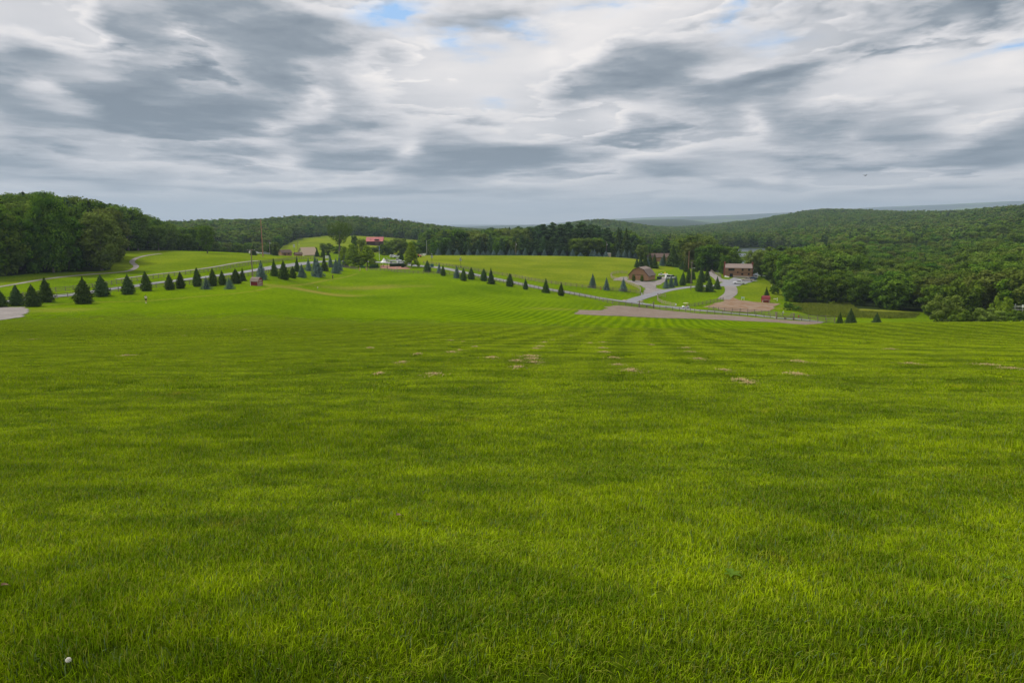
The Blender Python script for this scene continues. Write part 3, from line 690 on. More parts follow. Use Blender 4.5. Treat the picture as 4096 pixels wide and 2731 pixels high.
ground = link(bpy.data.objects.new('ground', gme)); ground['kind'] = 'structure'

ENV = [(-600,700),(-100,760),(0,776),(55,782),(100,768),(160,764),(215,764),(280,783),(320,776),(357,786),(407,803),(430,812),(471,798),(514,812),(557,840),(600,856),(640,866),(700,888),(760,915),(800,905),(830,902),(848,944),(852,968),(1000,972),(1110,966),(1125,700),(1699,700),
       (1700,925),(1753,918),(1820,919),(1892,922),(1925,915),(1971,907),(2008,914),(2066,908),(2120,902),(2171,893),(2209,888),(2280,892),(2324,882),(2355,898),(2375,884),(2395,900),(2418,912),(2450,935),(2468,912),(2498,916),(2538,947),(2553,972),(2600,975),(2662,955),(2687,975),(2720,945),(2770,936),(2820,936),(2850,955),(2888,966),(2917,990),(2919,700),(4400,700)]
def envelope(px): return np.interp(px, [e[0] for e in ENV], [e[1] for e in ENV])
rg = np.random.default_rng(11)
def candidates(y0, y1, sp, pad):
    out = []
    y = y0
    while y < y1:
        s = sp(y); x0 = (-250 - 2048) / F * y; x1 = (4350 - 2048) / F * y
        n = int((x1 - x0) / s); out.append(np.stack([np.linspace(x0, x1, n) + rg.uniform(-.45, .45, n) * s, y + rg.uniform(-.45, .45, n) * s], -1)); y += s * .9
    c = np.vstack(out); return c
cand = candidates(185, 2750, lambda y: 8.2 if y < 500 else 8.2 + (y - 500) * .0022, 0)
cand = cand[wooded(cand[:, 0], cand[:, 1])]
cx_, cy_ = cand.T; cpx = PX(cx_, cy_); cz_ = H(cx_, cy_)
u = rg.uniform(0, 1, len(cand))
h = 9 + 9 * u + 4 * (vnoise(cx_ / 60, cy_ / 60, 31) - .5)
left = cpx < 850; h = np.where(left & (cy_ < 460), 19 + 8*u, h)
h = np.where((cpx > 845) & (cpx < 1125) & (cy_ < 560), 6 + 4*u, h)
ctr = (cpx > 1700) & (cpx < 2560) & (cy_ < 620); h = np.where(ctr, np.where(cy_ < 475, 9 + 5*u, 19 + 9*u), h)
ctr2 = (cpx >= 2560) & (cpx < 2918) & (cy_ < 560); h = np.where(ctr2, 12 + 6*u, h)
rgt = (cpx > 3050); h = np.where(rgt & (cy_ < 600), 8.5 + 5*u, h); h = np.where(rgt & (cpx < 3420) & (cy_ > 300) & (cy_ < 520), 13 + 5*u, h); h = np.where(rgt & (cpx > 3850) & (cy_ < 500), 11 + 5*u, h)
zt = np.array([slope(r) for r in envelope(cpx) - 6 + 55 * rg.uniform(0, 1, len(u))**1.4]) * cy_ + EYE
lim = (cpx < 1125) | (cpx > 1700) & (cpx < 2918)
lim &= cy_ < 640
h = np.where(lim, np.minimum(h, zt - cz_), h)
ok = (h > 4.0) & ~((cpx < 850) & (cy_ < 460) & (rg.uniform(0, 1, len(h)) < .32))
cx_, cy_, cpx, cz_, h, u = [a[ok] for a in (cx_, cy_, cpx, cz_, h, u)]
# keep what the camera (or one a step aside) could see over the canopy in front
bins = ((cpx + 260) / 24).astype(int); order = np.argsort(cy_); mx = {}; keep = np.zeros(len(cy_), bool)
top_s = (cz_ + h - EYE) / cy_
pend = {}
gsl = []
for b in range(bins.max() + 1):
    t = ((b * 24 - 248) - 2048) / F; ys = np.exp(np.linspace(math.log(60), math.log(2750), 300)); g = (H(t*ys, ys) - EYE) / ys
    gsl.append((ys, np.maximum.accumulate(g)))
for i in order:
    b = bins[i]; ys, g = gsl[b]; gm = g[max(0, np.searchsorted(ys, cy_[i] - 25) - 1)]
    q = pend.setdefault(b, []); m = mx.get(b, -9)
    while q and q[0][0] < cy_[i] - 40: m = max(m, q.pop(0)[1])
    mx[b] = m
    keep[i] = top_s[i] > max(gm, m) - .0035
    q.append((cy_[i], top_s[i] - .35 * h[i] / cy_[i]))
cx_, cy_, cpx, cz_, h, u = [a[keep] for a in (cx_, cy_, cpx, cz_, h, u)]
print('forest candidates', len(cx_))
near = ((cpx < 850) & (cy_ < np.where(cpx < 455, 262, 420))) | ((cpx > 850) & (cpx < 1125) & (cy_ < 475)) | ((cpx > 1700) & (cpx < 2560) & (cy_ < 520)) | ((cpx >= 2560) & (cpx < 2918) & (cy_ < 460)) | ((cpx > 3050) & (cy_ < 345))
near &= (cpx > -120) & (cpx < 4230)
isbl = near & ~((cpx > 1700) & (cpx < 2560) & (cy_ > 470))
rank = np.argsort(-(h / cy_) * isbl); near[rank[250:]] &= ~isbl[rank[250:]]     # only the largest stand alone, the rest join the far wood
nn_ = 0
cnt = {}
def wood_tree(kind, i, label, group, w=None, name=None):
    global nn_
    nn_ += 1; cnt[kind] = cnt.get(kind, 0) + 1
    tree(kind, (cx_[i], cy_[i], cz_[i] - .1), h[i] + .1, label, 'tree', group, w, None, name)
for i in np.nonzero(near)[0]:
    p_ = cpx[i]; y_ = cy_[i]
    if p_ < 850:
        if p_ < 455: wood_tree('oak' if u[i] > .3 else 'maple', i, '%s tree of the left edge wood, %s, %s' % ('very tall' if h[i] > 23 else 'tall' if h[i] > 19 else 'medium', 'meadow side' if y_ < float(front(p_)) + 14 else 'further back', 'left of the huge maple' if p_ < 140 else 'around the huge maple' if p_ < 300 else 'right of the huge maple'), 'trees of the wood at the left edge', h[i] * rt.uniform(.56, .80))
        else: wood_tree('oak' if u[i] > .4 else 'maple', i, '%s tree along the top of the left meadow, %s' % ('very tall' if h[i] > 22 else 'tall' if h[i] > 18 else 'medium' if h[i] > 14 else 'low', 'above the track bend' if p_ < 545 else 'where the track fades out' if p_ < 640 else 'right of the track end' if p_ < 740 else 'beside the dark upright tree'), 'trees along the top of the left meadow', h[i] * rt.uniform(.55, .75))
    elif p_ < 1125: wood_tree('maple', i, 'small round broadleaf tree beyond the rail fence on the meadow crest', 'small trees beyond the meadow crest', h[i] * rt.uniform(.8, 1.1))
    elif p_ < 2560:
        if y_ > 470 and p_ > 2090: wood_tree('pine', i, '%s ragged pine in the dark stand %s' % ('tall' if h[i] > 22 else 'shorter', 'right of the transformer pole' if p_ < 2300 else 'near the pale hut'), 'pines behind the middle field', h[i] * rt.uniform(.42, .55))
        elif y_ > 470 and u[i] > .6: wood_tree('pine', i, 'pine rising from the wood behind the left part of the middle field', 'pines left of the tall stand', h[i] * rt.uniform(.4, .5))
        else: wood_tree('maple' if p_ > 2200 else 'oak', i, '%s tree behind the young blue spruces, %s' % ('tall' if h[i] > 16 else 'medium' if h[i] > 12 else 'low', 'near the guyed white pole' if p_ < 1800 else 'above the lone lamp post' if p_ < 1930 else 'left of the transformer pole' if p_ < 2063 else 'right of the transformer pole' if p_ < 2230 else 'near the bright round trees'), 'trees behind the young blue spruces', h[i] * rt.uniform(.75, .95))
    elif p_ < 2918: wood_tree('oak' if u[i] > .4 else 'maple', i, 'dark broadleaf tree between the barn and the lake, %s' % ('behind the far brown building' if p_ < 2700 else 'above the inner lawn'), 'trees between the barn and the lake', h[i] * rt.uniform(.7, .9))
    else:
        band = ['beside the lake right of the house', 'behind the lawn of the red shed', 'above the marsh grass', 'above the three end spruces', 'above the broad bush tree', 'at the right edge of the photo'][int(np.searchsorted([3130, 3230, 3440, 3700, 3960], p_))]
        dp = 'front row' if y_ < float(front(p_)) + 14 else 'second row' if y_ < float(front(p_)) + 30 else 'third row' if y_ < float(front(p_)) + 50 else 'inner'
        sz = 'small' if h[i] < 9.7 else 'very tall' if h[i] > 15.5 else 'tall' if h[i] > 13 else 'medium' if h[i] > 11.3 else 'lowish'
        wood_tree('maple' if u[i] > .12 else 'pine', i, '%s %s %s of the right wood, %s' % (sz, dp, 'tree' if u[i] > .12 else 'pine', band), 'trees in the near part of the right hand wood' if u[i] > .12 else 'pines in the near part of the right hand wood', h[i] * rt.uniform(.8, 1.05) if u[i] > .12 else None)
print('near wood trees', nn_, cnt)

def gn_scatter(name, pts, rot, scl, var, source, kind='stuff', label=None):   # one object that scatters the meshes of a collection
    me = bpy.data.meshes.new(name); me.vertices.add(len(pts)); me.vertices.foreach_set('co', np.asarray(pts, np.float32).ravel())
    for nm_, vals, typ in (('rot', rot, 'FLOAT_VECTOR'), ('scl', scl, 'FLOAT_VECTOR')):
        a = me.attributes.new(nm_, typ, 'POINT'); a.data.foreach_set('vector', np.asarray(vals, np.float32).ravel())
    a = me.attributes.new('var', 'INT', 'POINT'); a.data.foreach_set('value', np.asarray(var, np.int32))
    o = link(bpy.data.objects.new(name, me)); tag(o, label, None, None, kind)
    ng = bpy.data.node_groups.new(name + ' scatter', 'GeometryNodeTree')
    ng.interface.new_socket('Geometry', in_out='INPUT', socket_type='NodeSocketGeometry'); ng.interface.new_socket('Geometry', in_out='OUTPUT', socket_type='NodeSocketGeometry')
    gi = ng.nodes.new('NodeGroupInput'); go = ng.nodes.new('NodeGroupOutput')
    ci = ng.nodes.new('GeometryNodeCollectionInfo'); ci.inputs['Collection'].default_value = source; ci.inputs['Separate Children'].default_value = True; ci.inputs['Reset Children'].default_value = True
    ip = ng.nodes.new('GeometryNodeInstanceOnPoints'); ip.inputs['Pick Instance'].default_value = True
    def na_(nm_, dt):
        n = ng.nodes.new('GeometryNodeInputNamedAttribute'); n.data_type = dt; n.inputs['Name'].default_value = nm_; return [s for s in n.outputs if s.enabled][0]
    ng.links.new(gi.outputs[0], ip.inputs['Points']); ng.links.new(ci.outputs[0], ip.inputs['Instance'])
    ng.links.new(na_('var', 'INT'), ip.inputs['Instance Index']); ng.links.new(na_('rot', 'FLOAT_VECTOR'), ip.inputs['Rotation']); ng.links.new(na_('scl', 'FLOAT_VECTOR'), ip.inputs['Scale'])
    ng.links.new(ip.outputs[0], go.inputs[0])
    md = o.modifiers.new('scatter', 'NODES'); md.node_group = ng; return o
def source_collection(name, meshes):
    c = bpy.data.collections.new(name)
    for i, me in enumerate(meshes): c.objects.link(bpy.data.objects.new('%s_%02d' % (name, i), me))
    return c
fi = np.nonzero(~near)[0]
fs = source_collection('far_tree_source', LOWT + [VAR[k_][j_][0] for k_, j_ in (('oak',0),('oak',1),('oak',2),('maple',0),('maple',1),('maple',2),('pine',0))])
fv = rg.integers(0, 6, len(fi)); ufi = rg.uniform(0, 1, len(fi))
hillp = (cpx[fi] > 1350) & (cpx[fi] < 1750) & (cy_[fi] > 1000) & (cy_[fi] < 1300)
fv = np.where(ufi > np.where(hillp, .45, .90), 6, fv); fv = np.where((ufi < .04) | ((cpx[fi] > 1750) & (cpx[fi] < 2560) & (cy_[fi] < 640) & (ufi < .7)), 7, fv)
wsc = h[fi] * rg.uniform(.95, 1.3, len(fi)); wsc = np.where(fv >= 6, h[fi] * .85, wsc)
closer = (cy_[fi] < 620) & (fv < 6); fv = np.where(closer, 8 + fv, fv); fv = np.where((cy_[fi] < 700) & (fv == 7), 14, fv)
wsc = np.where((cpx[fi] < 1000) & closer, h[fi] * rg.uniform(.8, 1.05, len(fi)), wsc)
gn_scatter('forest', np.stack([cx_[fi], cy_[fi], cz_[fi] - .3], -1), np.stack([fi*0, fi*0, rg.uniform(0, 6.28, len(fi))], -1), np.stack([wsc, wsc, h[fi]], -1), fv, fs, 'stuff', 'unbroken wooded hills behind the fields and round the lake')
print('far trees', len(fi))

# ------------------------------------------------------------------ single trees
ORD = ['first','second','third','fourth','fifth','sixth','seventh','eighth','ninth','tenth','eleventh','twelfth','thirteenth','fourteenth','fifteenth','sixteenth','seventeenth','eighteenth','nineteenth','twentieth','twenty-first','twenty-second','twenty-third','twenty-fourth','twenty-fifth','twenty-sixth','twenty-seventh','twenty-eighth']
def row_of(lst, where, group, y0=60, Y=None):
    lst = sorted(lst, key=lambda r: r[1]); n = {}
    for r in lst:
        kd, px, base, top, w = r[:5]
        adj = {'spruce':'rounded dark spruce','cone':'pointed dark spruce','blue':'blue spruce','roundblue':'squat blue spruce','pale':'young tree'}[kd]
        n[adj] = n.get(adj, 0) + 1
        lab = r[5] if len(r) > 5 else '%s, %s from the left %s' % (adj, ORD[n[adj]-1], where)
        px_tree(kd, px, base, top, w, lab, y0, Y, group)
row_of([('spruce',6,1228,1158,54),('spruce',68,1223,1141,64),('spruce',132,1226,1139,66),('spruce',187,1209,1112,64),('spruce',334,1215,1109,73,'largest rounded dark spruce, standing alone in front of the lower left fence'),
  ('spruce',409,1185,1100,62),('spruce',514,1177,1100,60),('spruce',587,1164,1087,47),('spruce',680,1159,1097,40)], 'in the left foreground row', 'spruces in the left foreground row')
row_of([('spruce',723,1154,1088,42),('spruce',790,1146,1070,41),('roundblue',826,1157,1108,53),('spruce',853,1144,1073,38),('spruce',891,1140,1083,38),('roundblue',919,1156,1108,47),
  ('spruce',945,1134,1076,48),('cone',971,1124,1073,30)], 'left of the small red shed', 'spruces left of the small red shed')
row_of([('blue',1046,1118,1044,48,'tall blue green spruce right behind the small red shed'),('cone',1099,1105,1035,36),('spruce',1137,1118,1043,43),('spruce',1172,1113,1065,29),('cone',1188,1087,1028,25),('blue',1209,1110,1057,40),
  ('blue',1235,1084,1035,26),('blue',1262,1080,1022,26),('blue',1271,1108,1036,57,'largest blue spruce, in the middle of the cluster right of the small shed'),('cone',1298,1084,1024,30),('blue',1323,1069,1021,26),('blue',1344,1094,1033,38),('blue',1359,1083,1026,26),('blue',1381,1068,1018,29),
  ('cone',1421,1062,1035,24)], 'in the cluster right of the small shed', 'spruces right of the small red shed')
row_of([('spruce',1710,1088,1042,35),('blue',1756,1092,1051,21),('spruce',1773,1103,1062,24),('blue',1827,1113,1062,28),('spruce',1855,1123,1072,31),('spruce',1885,1118,1069,30),('spruce',1935,1124,1073,29),('cone',1965,1136,1073,33),
  ('spruce',2039,1146,1093,36),('spruce',2102,1158,1115,22),('cone',2183,1171,1113,33),('spruce',2244,1183,1131,29)], 'on the slope below the lane', 'spruces on the slope below the lane')
row_of([('blue',2370,1151,1094,32),('blue',2426,1161,1109,29),('blue',2494,1165,1112,33)], 'inside the fence left of the barn yard', 'blue spruces left of the barn yard')
row_of([('blue',2663,1153,1109,27),('blue',2684,1150,1103,27),('blue',2702,1143,1100,22)], 'in the trio right of the barn yard', 'blue spruces right of the barn yard')
row_of([('spruce',2730,1141,1088,29),('cone',2755,1132,1064,27),('cone',2772,1118,1068,22),('spruce',2728,1079,1046,24),('spruce',2744,1088,1052,22),('spruce',2785,1088,1057,20),('cone',2805,1129,1060,30),('cone',2827,1122,1068,27),
  ('spruce',2797,1166,1103,37),('cone',2837,1166,1107,37),('cone',2868,1156,1106,28),('cone',3066,1190,1148,25,'pointed dark spruce right behind the red shed on the right')], 'between the barn yard and the brown house', 'spruces between the barn and the house')
row_of([('cone',3358,1293,1249,29),('cone',3402,1293,1233,48),('cone',3506,1292,1250,37)], 'at the right end of the rail fence', 'spruces at the right end of the rail fence', 60)
row_of([('cone',2547,1069,1032,22),('cone',2562,1072,1020,26),('cone',2580,1070,1008,30),('blue',2590,1068,1023,20),('cone',2600,1062,1012,26),('cone',2617,1073,1016,32),('blue',2647,1063,1027,26),('cone',2655,1056,1010,20)], 'behind the barn', 'spruces behind the barn')
far_row = [(1753,992),(1795,995),(1828,997),(1876,997),(1911,997),(1933,1004),(1952,1000),(1974,998),(2001,998),(2008,1001),(2038,999),(2050,997),(2073,1000),(2100,992),(2138,998),(2178,996),(2222,996),(2252,1000),(2290,996),(2322,1008),(2367,998),(2378,998),(2396,1008),(2424,1002),(2474,998),(2497,1001),(2518,1001),(2541,1002)]
row_of([('blue', px, 0, top, 22 + (px % 7)) for px, top in far_row], 'in the row behind the middle field', 'young blue spruces behind the middle field', Y=434)
row_of([('cone',1014,1021,982,26),('cone',1101,1022,988,24),('cone',1235,1022,996,22),('cone',1268,1027,992,20),('cone',1293,1030,990,24),('cone',1312,1026,1002,18),('spruce',1606,1041,1010,24)], 'behind the upper rail fence', 'dark spruces behind the upper rail fence', 200)
px_tree('pale',1412,1069,974,74,'pale green pyramidal tree, leftmost of the pair by the gate in the fence', variant=0)
px_tree('pale',1470,1067,981,82,'pale green pyramidal tree just left of the white tent', variant=1)
px_tree('pale',1646,1070,966,66,'pale green pyramidal tree on two stems right of the red paving', variant=2)
px_tree('pale',1378,1050,985,50,'pale green tree behind the leftmost pyramidal tree', variant=1)
px_tree('maple',1450,1040,952,46,'mid green tree rising behind the pale trees left of the flagpole', Y=350)
px_tree('big',215,1090,778,165,'huge broad maple, the largest tree at the edge of the left wood', variant=0)
px_tree('elm',1359,0,886,88,'old oak with a bare forked trunk in front of the far hill', Y=430)
px_tree('maple',1417,0,942,34,'small dark round tree on the far green meadow', Y=560)
px_tree('oak',830,1013,898,64,'dark upright tree at the right end of the left wood', y0=250)
px_tree('maple',2315,0,950,90,'bright green round tree, left of a pair in front of the pines', Y=446)
px_tree('maple',2372,0,950,76,'bright green round tree, right of a pair in front of the pines', Y=447)
px_tree('cone',2468,0,911,44,'tall black green spire, left of two at the right end of the pines', Y=455)
px_tree('cone',2500,0,914,52,'tall black green spire, right of two at the right end of the pines', Y=450)
px_tree('cone',2690,0,980,60,'dark spruce right of the far brown building', Y=385)
px_tree('pine',2662,0,952,50,'tall dark pine behind the far brown building', Y=470)
px_tree('maple',2765,0,935,130,'wide dark tree crown behind the brown utility poles', Y=415)
px_tree('maple',2828,0,938,110,'wide dark broadleaf tree left of the lake', Y=405)
px_tree('maple',2893,0,1020,44,'round bright green tree just left of the brown house', Y=350)
px_tree('maple',3006,0,1000,66,'open dark tree against the lake, behind the right end of the house', Y=345)
px_tree('oak',3046,0,994,66,'dark broadleaf tree on the lake shore right of the house', Y=350)
px_tree('pine',3120,0,980,110,'spreading dark pine beside the lake', Y=345)
px_tree('bush',3100,1176,1138,44,'low dark bush at the foot of the wood above the red shed', cat='bush')
px_tree('maple',3165,1206,1112,84,'dense broadleaf tree on the front edge of the right wood', variant=1)
px_tree('bush',3163,1208,1188,24,'small yellow green bush below the right wood', cat='bush', variant=1)
px_tree('bush',3150,1240,1208,42,'grey green scrub bush at the corner of the marsh', cat='bush', variant=0)
px_tree('bush',3185,1243,1222,44,'long grey green scrub right of the marsh corner', cat='bush', variant=2)
px_tree('bush',3330,1220,1203,30,'pale bush in the marsh grass', cat='bush', variant=1)
px_tree('bush',3775,0,1175,132,'broad green bush tree rising over the field crest on the right', cat='bush', Y=168, variant=0)
px_tree('bush',3838,0,1240,80,'low green bush at the foot of the broad bush tree', cat='bush', Y=160, variant=2)
px_tree('bush',3935,0,1232,140,'wide low bright green thicket over the field crest', cat='bush', Y=165, variant=2)
px_tree('bush',4000,0,1182,80,'taller pale green shrub behind the low thicket', cat='bush', Y=178, variant=1)
px_tree('bush',4075,0,1238,90,'dark low bush at the right edge of the field crest', cat='bush', Y=170, variant=0)
px_tree('cedar',2534,1125,1094,17,'trimmed yellow green shrub left of the barn doors',cat='shrub', variant=0)
px_tree('cedar',2567,1126,1096,16,'trimmed yellow green shrub right of the barn doors', cat='shrub', variant=1)
for px, Y, top, w, lab in [(1306,520,972,60,'rounded tree left of the old oak on the near edge of the far meadow'),(1350,500,982,50,'dark round tree beneath the old oak'),(1258,560,990,26,'small bush behind the tan pitched roof'),
    (1560,520,958,64,'broad tree in front of the red roofed house'),(1600,505,952,80,'tallest broad tree right of the red roofed house'),(1640,520,962,76,'broad dark tree between the red roofed house and the lane'),(1540,480,975,60,'tree behind the flagpole'),
    (1690,500,972,60,'dark tree behind the white pole'),(1735,480,975,54,'dark tree right of the guyed white pole'),(1500,540,988,60,'bushy tree below the red roofed house'),(1470,560,990,40,'small tree below the left end of the red roof')]:
    px_tree('maple', px, 0, top, w, lab, Y=Y)

# ------------------------------------------------------------------ materials of built things
M['board'] = mat('brown board siding', (.36,.205,.115), .8, .12, 2.5, stretch=(8,8,.6))
M['board_door'] = mat('brown door boards', (.37,.20,.115), .8, .1, 3, stretch=(8,8,.6))
M['shingle'] = mat('grey brown shingles', (.23,.18,.155), .9, .22, 5)
M['shingle_dark'] = mat('dark brown shingles', (.11,.075,.06), .9, .2, 4)
M['tan_roof'] = mat('tan roofing', (.50,.38,.28), .8, .08, 4)
M['red_roof'] = mat('red metal roof', (.48,.15,.145), .45, .10, 1, stretch=(6,.3,1))
M['barn_red'] = mat('dark red boards', (.22,.025,.025), .75, .15, 4, stretch=(6,6,1))
M['red_metal'] = mat('dull red metal', (.22,.035,.040), .5, .12, 3)
M['brickwork'] = mat('chimney brick', (.25,.085,.06), .9, .2, 9)
M['dark_wall'] = mat('dark brown logs', (.055,.028,.022), .8, .2, 3, stretch=(1,1,6))
M['white'] = mat('white paint', (.80,.80,.78), .5, .04, 3)
M['cream'] = mat('cream paint', (.62,.55,.40), .6, .08, 3)
M['trim'] = mat('brown trim', (.10,.055,.035), .7, .1, 3)
M['glass'] = mat('dark window glass', (.015,.02,.025), .08, .1, 1, .6)
M['stone'] = mat('tan stone wall', (.38,.31,.24), .9, .3, 3)
M['wood_grey'] = mat('weathered rail wood', (.20,.165,.145), .9, .3, 6)
M['wood_pale'] = mat('pale rail wood', (.42,.34,.27), .9, .22, 6)
M['pole_wood'] = mat('utility pole wood', (.24,.19,.155), .9, .2, 3, stretch=(3,3,.3))
M['pole_red'] = mat('reddish pole wood', (.38,.20,.13), .85, .15, 3, stretch=(3,3,.3))
M['metal'] = mat('galvanised metal', (.45,.46,.47), .4, .1, 5, .5, .6)
M['black'] = mat('black metal', (.02,.02,.022), .5, .2, 4)
M['rubber'] = mat('tyre rubber', (.02,.02,.02), .9, .2, 9)
M['carwhite'] = mat('white car paint', (.78,.79,.80), .25, .03, 1, .6)
M['cartan'] = mat('tan car paint', (.48,.42,.35), .3, .04, 1, .6)
M['carblue'] = mat('blue car paint', (.035,.065,.13), .25, .05, 1, .6)
M['cargrey'] = mat('silver car paint', (.40,.42,.44), .28, .04, 1, .6)
M['orange'] = mat('orange paint', (.70,.12,.03), .4, .05, 2)
M['yellow'] = mat('yellow paint', (.75,.52,.04), .4, .06, 2)
M['green_box'] = mat('green cabinet paint', (.03,.12,.085), .5, .1, 2)
M['dump'] = mat('dark blue green bin', (.015,.04,.045), .5, .1, 2)
M['blue'] = mat('blue cloth', (.05,.13,.38), .7, .1, 2)
M['red'] = mat('red paint', (.55,.03,.03), .5, .08, 2)
M['canvas'] = mat('white tent cloth', (.85,.85,.84), .8, .03, 2)
M['skin'] = mat('skin', (.48,.28,.20), .6, .05, 9)
M['hair'] = mat('dark hair', (.03,.02,.015), .7, .2, 30)
M['cloth_white'] = mat('white shirt', (.80,.82,.85), .85, .05, 9)
M['cloth_dark'] = mat('dark cloth', (.025,.027,.035), .9, .15, 9)
M['cloth_pink'] = mat('pink cloth', (.62,.25,.22), .9, .1, 9)
M['lightwood'] = mat('new yellow timber', (.52,.36,.17), .8, .15, 5)

def yaw(p, extra=0.0): return -math.atan2(p.x, p.y) + math.radians(extra)
def put(name, px, row, label, cat, rot=0.0, y0=60, Y=None, group=None, sink=0.0, scale=None):
    p = at(px, row, y0) if Y is None else atY(px, Y)
    p.z -= sink
    return thing(name, p, label, cat, yaw(p, rot), group, scale)

# ---- fences
POST = None
def fence(label, pix, matk='wood_grey', ht=1.3, rails=3, spacing=2.5, y0=60, name='rail_fence', ends=None, taper=None):
    L = smooth_line([at(a, b, y0) for a, b in pix], .5)
    d = np.concatenate([[0], np.cumsum(np.linalg.norm(np.diff(L, axis=0), axis=1))])
    n = max(2, int(round(d[-1] / spacing)) + 1); n = min(n, 98)
    s = np.linspace(0, d[-1], n); xs = np.interp(s, d, L[:, 0]); ys = np.interp(s, d, L[:, 1]); zs = H(xs, ys)
    o = thing(name, (xs[0], ys[0], zs[0]), label, 'fence')
    me = MB(); me.box(0, 0, ht/2 - .15, .14, .14, ht + .3); me.box(0, 0, ht + .01, .15, .15, .03)
    pm = None; r_ = MB(); b = Vector((xs[0], ys[0], zs[0]))
    for i in range(n):
        k = Vector((xs[i], ys[i], zs[i])) - b
        if pm is None: po = me.build('post', M[matk], o); pm = po.data
        else: po = link(bpy.data.objects.new('post', pm), o)
        po.location = k; po.rotation_euler = (rt.uniform(-.03,.03), rt.uniform(-.03,.03), rt.uniform(0,1)); po.scale = (1, 1, rt.uniform(.95, 1.06))
        if i < n - 1:
            k2 = Vector((xs[i+1], ys[i+1], zs[i+1])) - b
            for q in range(rails):
                zz = ht * (.22 + .68 * q / (rails - 1))
                r_.bar(k + Vector((0, 0, zz + rt.uniform(-.03, .03))), k2 + Vector((0, 0, zz + rt.uniform(-.03, .03))), .05, .12)
    r_.build('rails', M[matk], o); return o
fence('long weathered rail fence along the near side of the lane on the left', [(-120,1236),(25,1214),(150,1202),(253,1192),(370,1180),(458,1168),(600,1153),(648,1148),(758,1138),(870,1122),(988,1105),(1074,1092),(1200,1079),(1320,1070),(1372,1071),(1430,1080)])
fence('rail fence across the crest below the tent and red paving', [(1468,1081),(1500,1082),(1556,1085),(1600,1090),(1667,1094),(1732,1096),(1797,1099)], rails=3)
fence('weathered rail fence dropping along the near side of the lane in the middle', [(1797,1099),(1850,1105),(1913,1113),(1996,1129),(2083,1145),(2127,1154),(2221,1170),(2269,1177),(2319,1187),(2370,1196),(2421,1209),(2474,1220),(2530,1226),(2555,1229)])
fence('rail fence between the two timber gates, on the near side of the lane', [(2616,1235),(2675,1242),(2738,1247),(2797,1253),(2860,1257),(2932,1261),(3035,1267),(3070,1271),(3103,1276)])
fence('short rail fence from the right timber gate to the spruce at the end', [(3176,1281),(3208,1283),(3243,1286),(3279,1289),(3308,1291),(3339,1293)])
fence('upper left rail fence between the meadow and the lane', [(60,1195),(150,1182),(211,1170),(278,1163),(371,1151),(455,1138),(536,1126),(608,1116),(700,1104),(763,1096),(895,1078),(996,1061),(1055,1053),(1109,1046),(1176,1039),(1249,1037),(1320,1036)])
fence('rail fence along the far side of the lane under the middle field', [(1694,1055),(1745,1060),(1797,1066),(1845,1074),(1906,1085),(1981,1098),(2064,1110),(2127,1123),(2212,1136),(2307,1148),(2404,1158),(2470,1165),(2538,1171),(2562,1177)])
fence('pale rail fence curving round the left of the barn yard', [(2508,1094),(2470,1094),(2446,1100),(2446,1112),(2468,1121),(2496,1129),(2524,1140),(2553,1154),(2562,1163),(2561,1176)], 'wood_pale')
fence('pale curved rail fence on the inner lawn by the lane junction', [(2662,1188),(2634,1187),(2630,1201),(2642,1211),(2665,1219),(2701,1226)], 'wood_pale', spacing=2.2)
fence('rail fence climbing from the golf cart towards the brown gravel yard', [(2757,1228),(2777,1226),(2805,1220),(2833,1215),(2861,1209),(2893,1202)])
fence('thin rail fence on the far side of the lane on the right', [(2835,1238),(2895,1246),(2960,1249),(3030,1255),(3091,1261),(3123,1265),(3229,1274),(3302,1279),(3338,1282)])
fence('short grey rail fence above the parked cars on the uphill track', [(2834,1085),(2850,1092),(2870,1100),(2884,1110)], rails=3)
fence('white paddock fence beyond the pale tree', [(1678,1026),(1690,1024),(1702,1022)], 'white', spacing=1.8, y0=300)
def timber_gate(px0, r0, px1, r1, label):
    a = at(px0, r0); b = at(px1, r1); d = b - a; o = thing('timber_gate', a, label, 'gate')
    for q in (Vector((0,0,0)), d):
        m = MB(); m.box(0, 0, 1.0, .30, .30, 2.3); m.box(0, 0, 2.18, .36, .36, .08); p = m.build('gate_post', M['pole_wood'], o); p.location = q
    mid = d / 2
    m = MB(); m.box(0, 0, .35, .22, .22, .9); p = m.build('centre_post', M['pole_wood'], o); p.location = mid
    for s0, s1 in ((d*.03, d*.47), (d*.53, d*.97)):
        m = MB()
        for zz in (.25, .62, 1.0): m.bar(s0 + Vector((0,0,zz)), s1 + Vector((0,0,zz)), .06, .14)
        for k in (s0, s1): m.bar(k + Vector((0,0,.15)), k + Vector((0,0,1.1)), .08, .14)
        m.build('gate_leaf', M['wood_grey'], o)
    m = MB(); m.bar(mid + Vector((0,0,.3)) + d*.05, d*.96 + Vector((0,0,1.95)), .08, .12); m.build('brace', M['pole_wood'], o)
    m = MB(); m.bar(Vector((0,0,2.0)) + d*.02, d*.30 + Vector((0,0,.9)), .05, .05); m.build('stay', M['pole_wood'], o)
timber_gate(2557, 1229, 2614, 1233, 'double timber gate with tall posts at the lane junction')
timber_gate(3105, 1277, 3174, 1281, 'double timber gate with tall posts near the right end of the lane')

